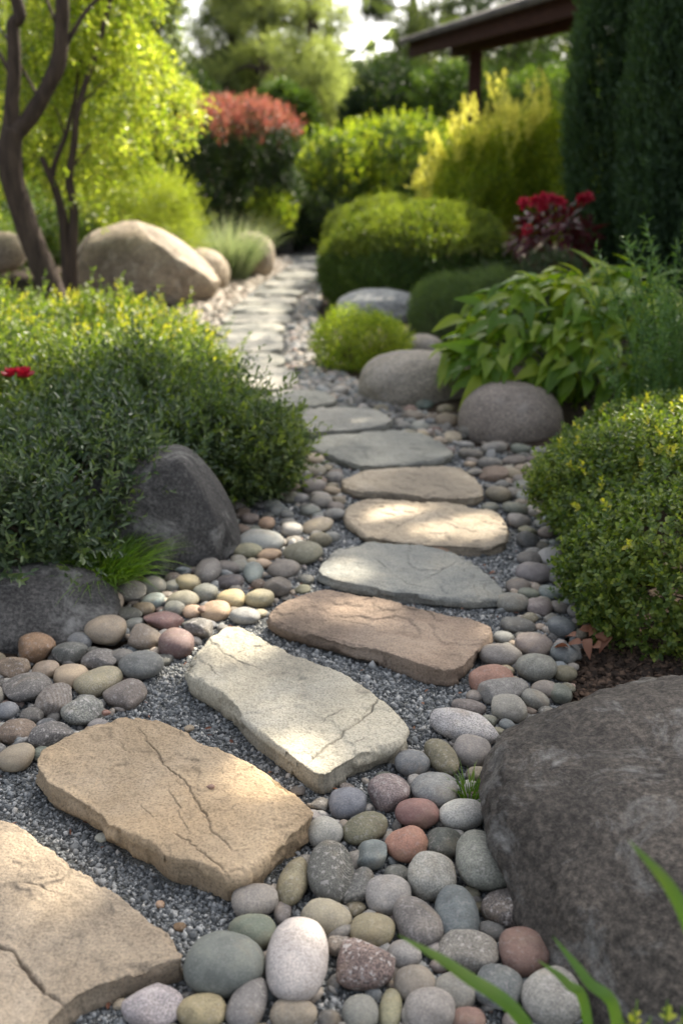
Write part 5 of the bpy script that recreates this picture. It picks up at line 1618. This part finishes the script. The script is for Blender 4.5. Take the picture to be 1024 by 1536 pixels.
# ------------------------------------------------------------------ left trees and points for the added shade crowns
def in_holes(q, holes, grow):
    """Ground points inside the wanted sun patches (photo px centre, half sizes, turn)."""
    r = np.zeros(len(q), bool)
    w = .35 * fbm(np.column_stack([q * 9, np.zeros(len(q))]), 2, 3)
    for (hx, hy, rx, ry, rot) in holes:
        c = P(hx, hy, .05)
        ex = P(hx + rx, hy, .05).x - c.x + grow
        ey = P(hx, hy - ry, .05).y - c.y + grow
        d = q - np.array([c.x, c.y])
        ca, sa = math.cos(rot), math.sin(rot)
        u, v = d[:, 0] * ca + d[:, 1] * sa, -d[:, 0] * sa + d[:, 1] * ca
        r |= (u / ex) ** 2 + (v / ey) ** 2 < 1 + w
    return r


def shade_points(poly, n, z0, z1, holes=(), grow=.05):
    """Crown points whose shade falls on a ground polygon; gaps in the crown let sun patches through."""
    q = sample_poly(poly, n)
    q = q[~in_holes(q, holes, grow)]
    cl = fbm(np.column_stack([q * 1.6, np.zeros(len(q))]), 3, 12)
    z = z0 + (z1 - z0) * np.clip(.5 + .6 * cl + rng.normal(0, .16, len(q)), 0, 1)
    ts = np.array(TO_SUN) / TO_SUN.z
    return np.column_stack([q, np.zeros(len(q))]) + z[:, None] * ts


def hanging(blobs, n, k, seed, L, W, slen=.5, zmin=.6):
    """Strings of small leaves that hang from the twigs of a weeping crown."""
    pts, nr = blob_points(blobs, n, .22, 1.6, .75, zmin, seed)
    ax = norm(nr * np.array([.5, .5, 0]) + np.array([0, 0, -1.0]) + rng.normal(0, .3, (len(pts), 3)))
    return sprig_leaves(pts, ax, k, slen * rng.uniform(.5, 1.3, len(pts)), L, W, .9, jit=.7)


def clusters(shells, n, r0, r1, seed):
    rr = np.random.default_rng(seed)
    out = []
    for b in shells:
        for i in range(n):
            d = rr.normal(0, 1, 3)
            d /= np.linalg.norm(d)
            q = rr.uniform(.45, .92)
            r = rr.uniform(r0, r1)
            out.append((b[0] + d[0] * b[3] * q, b[1] + d[1] * b[4] * q, b[2] + d[2] * b[5] * q, r, r, r * .75))
    return out


def limb(g, p0, p1, r0, r1, sag=.12, n=9, sides=7):
    p0, p1 = np.array(p0, float), np.array(p1, float)
    m = (p0 + p1) / 2 + rng.normal(0, sag, 3)
    g.add(*tube(spline([p0, m, p1], n), np.linspace(r0, r1, n), sides))


dA = 8.3
root = thing('forked_tree', 'yellow-green tree with thick dark forked trunk at the left edge', 'tree', tuple(PD(85, 440, dA)), 'yellow-green trees on the left')
g = Geo()
T1 = [PD(90, 470, dA), PD(72, 420, dA), PD(45, 350, dA), PD(22, 280, dA), PD(16, 225, dA), PD(22, 192, dA)]
g.add(*tube(spline(T1, 26), np.interp(np.linspace(0, 1, 26), [0, .15, .5, 1], [.13, .10, .098, .092]), 12, .22, 3))
F1 = [PD(20, 200, dA), PD(40, 182, dA), PD(66, 142, dA), PD(88, 92, dA), PD(93, 40, dA), PD(92, -30, dA), np.array(PD(80, -200, dA + .3)), np.array([-2.9, 9.2, 6.0])]
g.add(*tube(spline(F1, 36), np.interp(np.linspace(0, 1, 36), [0, .15, .6, 1], [.085, .066, .058, .02]), 10, .18, 4))
F2 = [PD(16, 215, dA), PD(18, 160, dA), PD(22, 100, dA), PD(19, 40, dA), PD(14, -30, dA), np.array([-3.2, 8.2, 4.6]), np.array([-4.2, 8.0, 6.4])]
g.add(*tube(spline(F2, 36), np.interp(np.linspace(0, 1, 36), [0, .2, .6, 1], [.075, .056, .05, .02]), 10, .18, 5))
for a, b, r in (((95, 75), (160, -12), .022), ((20, 120), (-30, 60), .02), ((90, 50), (60, -40), .015), ((60, 150), (-10, 20), .014)):
    limb(g, PD(*a, dA), PD(*b, dA + .2), r, r * .5, .04)
V2, F2_ = hanging(clusters([bl(-130, -150, 150, 165, 9.3, .8), bl(20, -120, 190, 130, 9.7, .7), bl(-140, 120, 40, 290, 9.6, .7)], 16, .16, .34, 151), 1500, 10, 51, .060, .034, .32)
part('crown', mesh_np('crown', V2, F2_, L_yell), root)
part('trunk', g.mesh('trunk', M_bark, True), root)

dB = 8.9
root = thing('slender_tree', 'yellow-green tree on twin slender grey trunks beside the sunny boulder', 'tree', tuple(PD(107, 435, dB)), 'yellow-green trees on the left')
g = Geo()
S1 = [PD(104, 450, dB), PD(100, 390, dB), PD(95, 330, dB), PD(84, 285, dB), PD(74, 262, dB), PD(62, 235, dB)]
S2 = [PD(110, 450, dB), PD(109, 380, dB), PD(111, 310, dB), PD(104, 270, dB), PD(112, 215, dB), PD(118, 160, dB), PD(150, 60, dB + .3), PD(180, -60, dB + .6)]
S3 = [PD(84, 285, dB), PD(80, 255, dB), PD(98, 205, dB), PD(112, 150, dB + .2), PD(120, 90, dB + .4)]
for s, r in ((S1, .055), (S2, .048), (S3, .03)):
    g.add(*tube(spline(s, 24), np.linspace(r, r * .4, 24), 8, .08, 6))
for a, b, r in (((110, 250), (150, 200), .012), ((98, 205), (60, 140), .010), ((118, 160), (190, 100), .010), ((100, 350), (150, 300), .008), ((108, 410), (138, 345), .010)):
    limb(g, PD(*a, dB), PD(*b, dB + .5), r, r * .4, .05)
V, F = hanging(clusters([bl(95, -90, 252, 210, 10.0, .8), bl(165, 30, 264, 220, 10.2, .7), bl(165, 30, 264, 220, 10.2, .7), bl(60, 60, 205, 285, 9.8, .6), bl(60, -150, 225, 50, 10.0, .8)], 17, .16, .34, 152), 2900, 10, 52, .060, .034, .32)
sp = []
for (px, py) in ((125, 245), (140, 270), (128, 290), (142, 300), (150, 325), (100, 255), (60, 260), (50, 285), (175, 215), (185, 205), (140, 235), (120, 300)):
    for i in range(4):
        sp.append(PD(px + rng.normal(0, 7), py + rng.normal(0, 6), dB + rng.uniform(-.25, .2)))
sp = np.array([tuple(p) for p in sp])
V2, F2_ = sprig_leaves(sp, norm(rng.normal(0, .5, (len(sp), 3)) + np.array([0, 0, -1.0])), 6, .12, .05, .03, 1.0, 'round')
part('crown', mesh_np('crown', np.concatenate([V, V2]), [F, F2_ + len(V)], L_yell), root)
part('trunk', g.mesh('trunk', M_bark, True), root)


# ------------------------------------------------------------------ trees behind
def tree(name, label, x, y, h, clumps, n, k, Ls, lL, lW, mat, tr=.14, group='trees beyond the garden', up=.3, extra=None, lean=0.0, seed=0, depth=.5, rough=.3):
    root = thing(name, label, 'tree', (x, y, 0), group)
    pts, nr = blob_points(clumps, n, rough, 1.2, depth, .3, seed, inner=.6)
    ax = norm(nr + np.array([0, 0, up]) + rng.normal(0, .35, (len(pts), 3)))
    V, F = sprig_leaves(pts - ax * Ls * .4, ax, k, Ls, lL, lW, .75)
    if extra is not None:
        m = len(extra)
        d = norm(rng.normal(0, 1, (m, 3)))
        V2, F2 = leaves(extra, d, norm(rng.normal(0, 1, (m, 3)) + np.array([0, 0, .5])), rng.uniform(.10, .19, m), rng.uniform(.06, .10, m))
        F = np.concatenate([F, F2 + len(V)])
        V = np.concatenate([V, V2])
    part('crown', mesh_np('crown', V, F, mat), root)
    g = Geo()
    zs = np.linspace(-.1, h, 12)
    tp = np.column_stack([x + lean * zs / h + .05 * np.sin(zs), np.full(12, y), zs])
    g.add(*tube(tp, np.linspace(tr, tr * .2, 12), 9, .08, seed))
    for b in clumps:
        e = np.array(b[:3])
        s = tp[int(np.clip(np.searchsorted(zs, e[2] - .4), 1, 10))]
        limb(g, s, e, tr * .32, tr * .08, .15, 8, 6)
    part('trunk', g.mesh('trunk', M_bark, True), root)


def conifer_clumps(x, y, h, r, z0, levels, per, cr, seed, flat=.45, power=.8):
    rr = np.random.default_rng(seed)
    out = []
    for i in range(levels):
        t = i / max(levels - 1, 1)
        z = z0 + (h - z0) * t
        rad = r * (1 - t) ** power + .15
        for j in range(max(2, int(per * (1 - t * .7)))):
            a = rr.uniform(0, 6.283)
            q = rad * rr.uniform(.45, 1.0)
            s = cr * rr.uniform(.7, 1.3) * (1 - .5 * t)
            out.append((x + q * math.cos(a), y + q * math.sin(a), z + rr.normal(0, .25), s, s, s * flat))
    return out


def px2x(px, d):
    return (px - 512) / FPX * d * .97


x = px2x(405, 27)
tree('pine_tree', 'broad grey-green pine with clumped needles in the middle background', x, 27, 9.5, conifer_clumps(x, 27, 10, 1.75, 1.6, 10, 8, .75, 61, .62, .45), 9000, 9, .38, .16, .03, L_pine, .22, seed=61, up=.5)
x = px2x(362, 30)
tree('pine_tree', 'taller dark grey-green pine left of the broad one', x, 30, 12, conifer_clumps(x, 30, 12, 1.1, 2.0, 11, 6, .8, 62, .5, .5), 7000, 9, .40, .17, .03, L_dkpine, .22, seed=62, up=.4)
x = px2x(470, 24)
tree('pine_tree', 'lower pine with rounded grey-green clumps above the hedge shrub', x, 24, 4.6, conifer_clumps(x, 24, 4.4, 1.5, 1.0, 6, 6, .7, 63, .6, .5), 5000, 8, .30, .13, .026, L_pine, .15, seed=63, up=.5)
x = -4.5
tree('evergreen_tree', 'tall dark evergreen rising behind the yellow-green trees', x, 17, 11.5,
     [bl(130, -120, 262, 75, 16.8, .9), bl(60, -60, 200, 200, 17.5, 1.0), bl(-60, 60, 120, 300, 17.5, 1.0), bl(205, -40, 272, 130, 16.6, .6), (-4.5, 17, 6.5, 1.3, 1.3, 1.2), (-4.6, 16.8, 8.6, .9, .9, 1.2)],
     5200, 8, .32, .14, .04, L_dkpine, .20, seed=64)

# unseen added trees, crowns shaped to shade the near garden around set sun patches
SHADE = [(-3.4, 3.0), (-1.45, 4.0), (-.85, 5.0), (-.45, 6.0), (-.1, 6.5), (.3, 7.2), (.6, 8.6), (1.0, 9.6), (1.3, 10.5), (1.6, 11.8), (4.0, 11.8), (4.6, 6.0), (3.2, 0.0), (-2.4, 0.0), (-3.4, 1.6)]
HOLES_A = [(395, 1180, 70, 34, .9), (15, 1290, 40, 38, .6), (62, 1368, 26, 22, .6), (690, 795, 66, 11, .35), (585, 770, 34, 6, .6), (505, 862, 40, 12, 0), (335, 915, 46, 32, .3), (265, 960, 32, 26, .3),
           (410, 572, 70, 16, 0), (455, 600, 40, 6, 0), (745, 960, 24, 8, 0), (525, 925, 45, 8, 0), (960, 880, 120, 34, .25), (1060, 850, 90, 40, 0), (850, 850, 36, 12, .3), (350, 990, 30, 14, .7), (430, 800, 26, 10, 0),
           (150, 700, 60, 10, 0), (60, 640, 60, 12, 0), (300, 640, 50, 8, 0), (560, 632, 30, 5, 0), (250, 890, 30, 12, 0), (440, 1440, 18, 14, 0), (860, 560, 60, 10, 0), (960, 620, 60, 12, 0)]
up = shade_points(SHADE, 88000, 5.6, 9.0, HOLES_A)
FAR = [tuple(P(x, y))[:2] for x, y in [(440, 600), (345, 560), (318, 520), (336, 486), (366, 458), (395, 434), (425, 400), (490, 398), (476, 440), (446, 490), (446, 560)]]
up = np.concatenate([up, shade_points(FAR, 1100, 5.8, 8.6, [])])
cut = up[:, 0] < 5.0
for sel, (tx, ty), lb, sd_ in ((cut, (4.1, 10.9), 'added unseen tree above the cypresses, crown shaped to shade the near garden', 65), (~cut, (7.0, 12.5), 'added unseen tree beyond the pavilion end, crown shaped to shade the garden', 66)):
    root = thing('added_shade_tree', lb, 'tree', (tx, ty, 0), 'added unseen shade trees on the right')
    pp = up[sel]
    m = len(pp)
    dl, ll = norm(rng.normal(0, 1, (m, 3))), rng.uniform(.08, .14, m)
    V, F = leaves(pp - dl * (ll * .5)[:, None], dl, norm(rng.normal(0, 1, (m, 3)) + np.array([0, 0, .5])), ll, rng.uniform(.05, .085, m))
    part('crown', mesh_np('crown', V, F, L_back), root)
    g = Geo()
    tp = spline([(tx, ty, -.1), (tx + .1, ty, 2.5), (tx - .05, ty - .1, 5.0), (tx, ty, 7.6)], 20)
    g.add(*tube(tp, np.linspace(.17, .05, 20), 10, .08, sd_))
    for i in range(45):
        for _ in range(12):
            e, s0 = pp[rng.integers(m)], tp[rng.integers(11, 20)]
            ln = s0 + (e - s0) * np.linspace(0, 1, 40)[:, None]
            gr = ln[:, :2] - ln[:, 2:3] * np.array(TO_SUN)[None, :2] / TO_SUN.z
            if not in_holes(gr, HOLES_A, .08).any():
                limb(g, s0, e, .03, .006, .06, 9, 5)
                break
    part('trunk', g.mesh('trunk', M_bark, True), root)

for i, (px, d, h, r, z0, lv, per, cr, m, lb) in enumerate((
        (612, 36, 13, 1.9, 3.4, 12, 3, .6, L_dkpine, 'sparse dark pine with open layered branches against the bright sky'),
        (690, 34, 13, 2.2, 2.4, 11, 5, .8, L_dkpine, 'dark layered conifer above the pavilion eave'),
        (760, 30, 11, 2.5, 1.2, 10, 6, .9, L_night, 'dark green tree seen under the pavilion roof'),
        (860, 27, 10, 2.5, 1.2, 9, 6, .9, L_back, 'mid-green tree behind the pavilion post'),
        (190, 34, 12, 1.6, 2.0, 10, 6, .8, L_dkpine, 'dark conifer between the yellow-green crown and the pines'),
        (90, 30, 11, 2.6, 1.2, 10, 6, .9, L_back, 'green tree far behind the forked trunk'),
        (-60, 24, 9, 2.5, .8, 8, 6, .9, L_back, 'green tree beyond the left photo edge'))):
    x = px2x(px, d)
    tree('conifer_tree', lb, x, d, h, conifer_clumps(x, d, h, r, z0, lv, per, cr, 70 + i, .42, .6), 4200, 8, .40, .18, .04, m, .2, seed=70 + i)
for i, (x0, y0, x1, y1, d, m, lb) in enumerate((
        (520, 100, 660, 240, 22.5, L_night, 'round dark green tree left of the pavilion post'),
        (610, 95, 760, 260, 21.5, L_back, 'dark rounded tree directly behind the pavilion post'),
        (740, 110, 900, 280, 20.5, L_back, 'leafy green tree right of the pavilion post'),
        (385, 130, 470, 260, 22.0, L_back, 'small green tree behind the red-topped shrub'),
        (240, 110, 330, 300, 20.5, L_night, 'dark leafy tree left of the red-topped shrub'),
        (120, 170, 260, 330, 19.5, L_night, 'dark shrubby tree behind the juniper'),
        (-40, 180, 140, 350, 18.0, L_night, 'dark shrubby tree behind the forked trunk'),
        (450, 112, 560, 240, 25.5, L_pine, 'grey-green rounded tree behind the hedge shrub'))):
    b = bl(x0, y0, x1, y1, d, (x1 - x0) / FPX * d * .5)
    w = b[3]
    cl = [b, (b[0] - w * .5, b[1] + .3, b[2] - .3, w * .7, w * .7, b[5] * .8), (b[0] + w * .5, b[1] - .2, b[2] - .2, w * .7, w * .7, b[5] * .85), (b[0], b[1], b[2] * .5, w * .9, w * .8, b[2] * .55)]
    tree('leafy_tree', lb, b[0], b[1], b[2], cl, 2600, 7, .28, .13, .06, m, .12, seed=90 + i, depth=.4)
# wood closing the view
n = 26000
a = rng.uniform(-1, 1, n)
far = np.column_stack([a * 42, 46 + 4 * rng.normal(0, 1, n) - 9 * a * a, np.zeros(n)])
hh = 5.2 + 1.6 * fbm(np.column_stack([far[:, 0] * .22, far[:, 1] * .1, far[:, 2]]), 3, 8)
far[:, 2] = hh * rng.random(n) ** .8
V, F = leaves(far, norm(rng.normal(0, 1, (n, 3))), norm(rng.normal(0, 1, (n, 3))), rng.uniform(.5, .9, n), rng.uniform(.3, .5, n))
tag(obj('far_wood', mesh_np('far_wood', V, F, L_dkpine)), 'dark wood closing the view far behind the garden', None, kind='stuff')

# bits of leaf and twig lying in the gaps
q = np.column_stack([rng.uniform(-1.4, 1.2, 9000), rng.uniform(1.0, 6.0, 9000)])
q = q[inpoly(q, path_np)][:420]
on = in_slab(q, -.03)
hh = np.where(on, .066, .006)
q, hh = q[~on], hh[~on]
n = len(q)
V, F = leaves(np.column_stack([q, hh + rng.uniform(0, .012, n)]), np.column_stack([rng.normal(0, 1, (n, 2)), rng.normal(.1, .25, n)]), np.column_stack([rng.normal(0, .4, (n, 2)), np.ones(n)]),
              rng.uniform(.008, .024, n), rng.uniform(.003, .011, n), 'round')
tag(obj('leaf_litter', mesh_np('leaf_litter', V, F, L_dry)), 'small bits of dry leaf lying in the grit and between pebbles', None, kind='stuff')
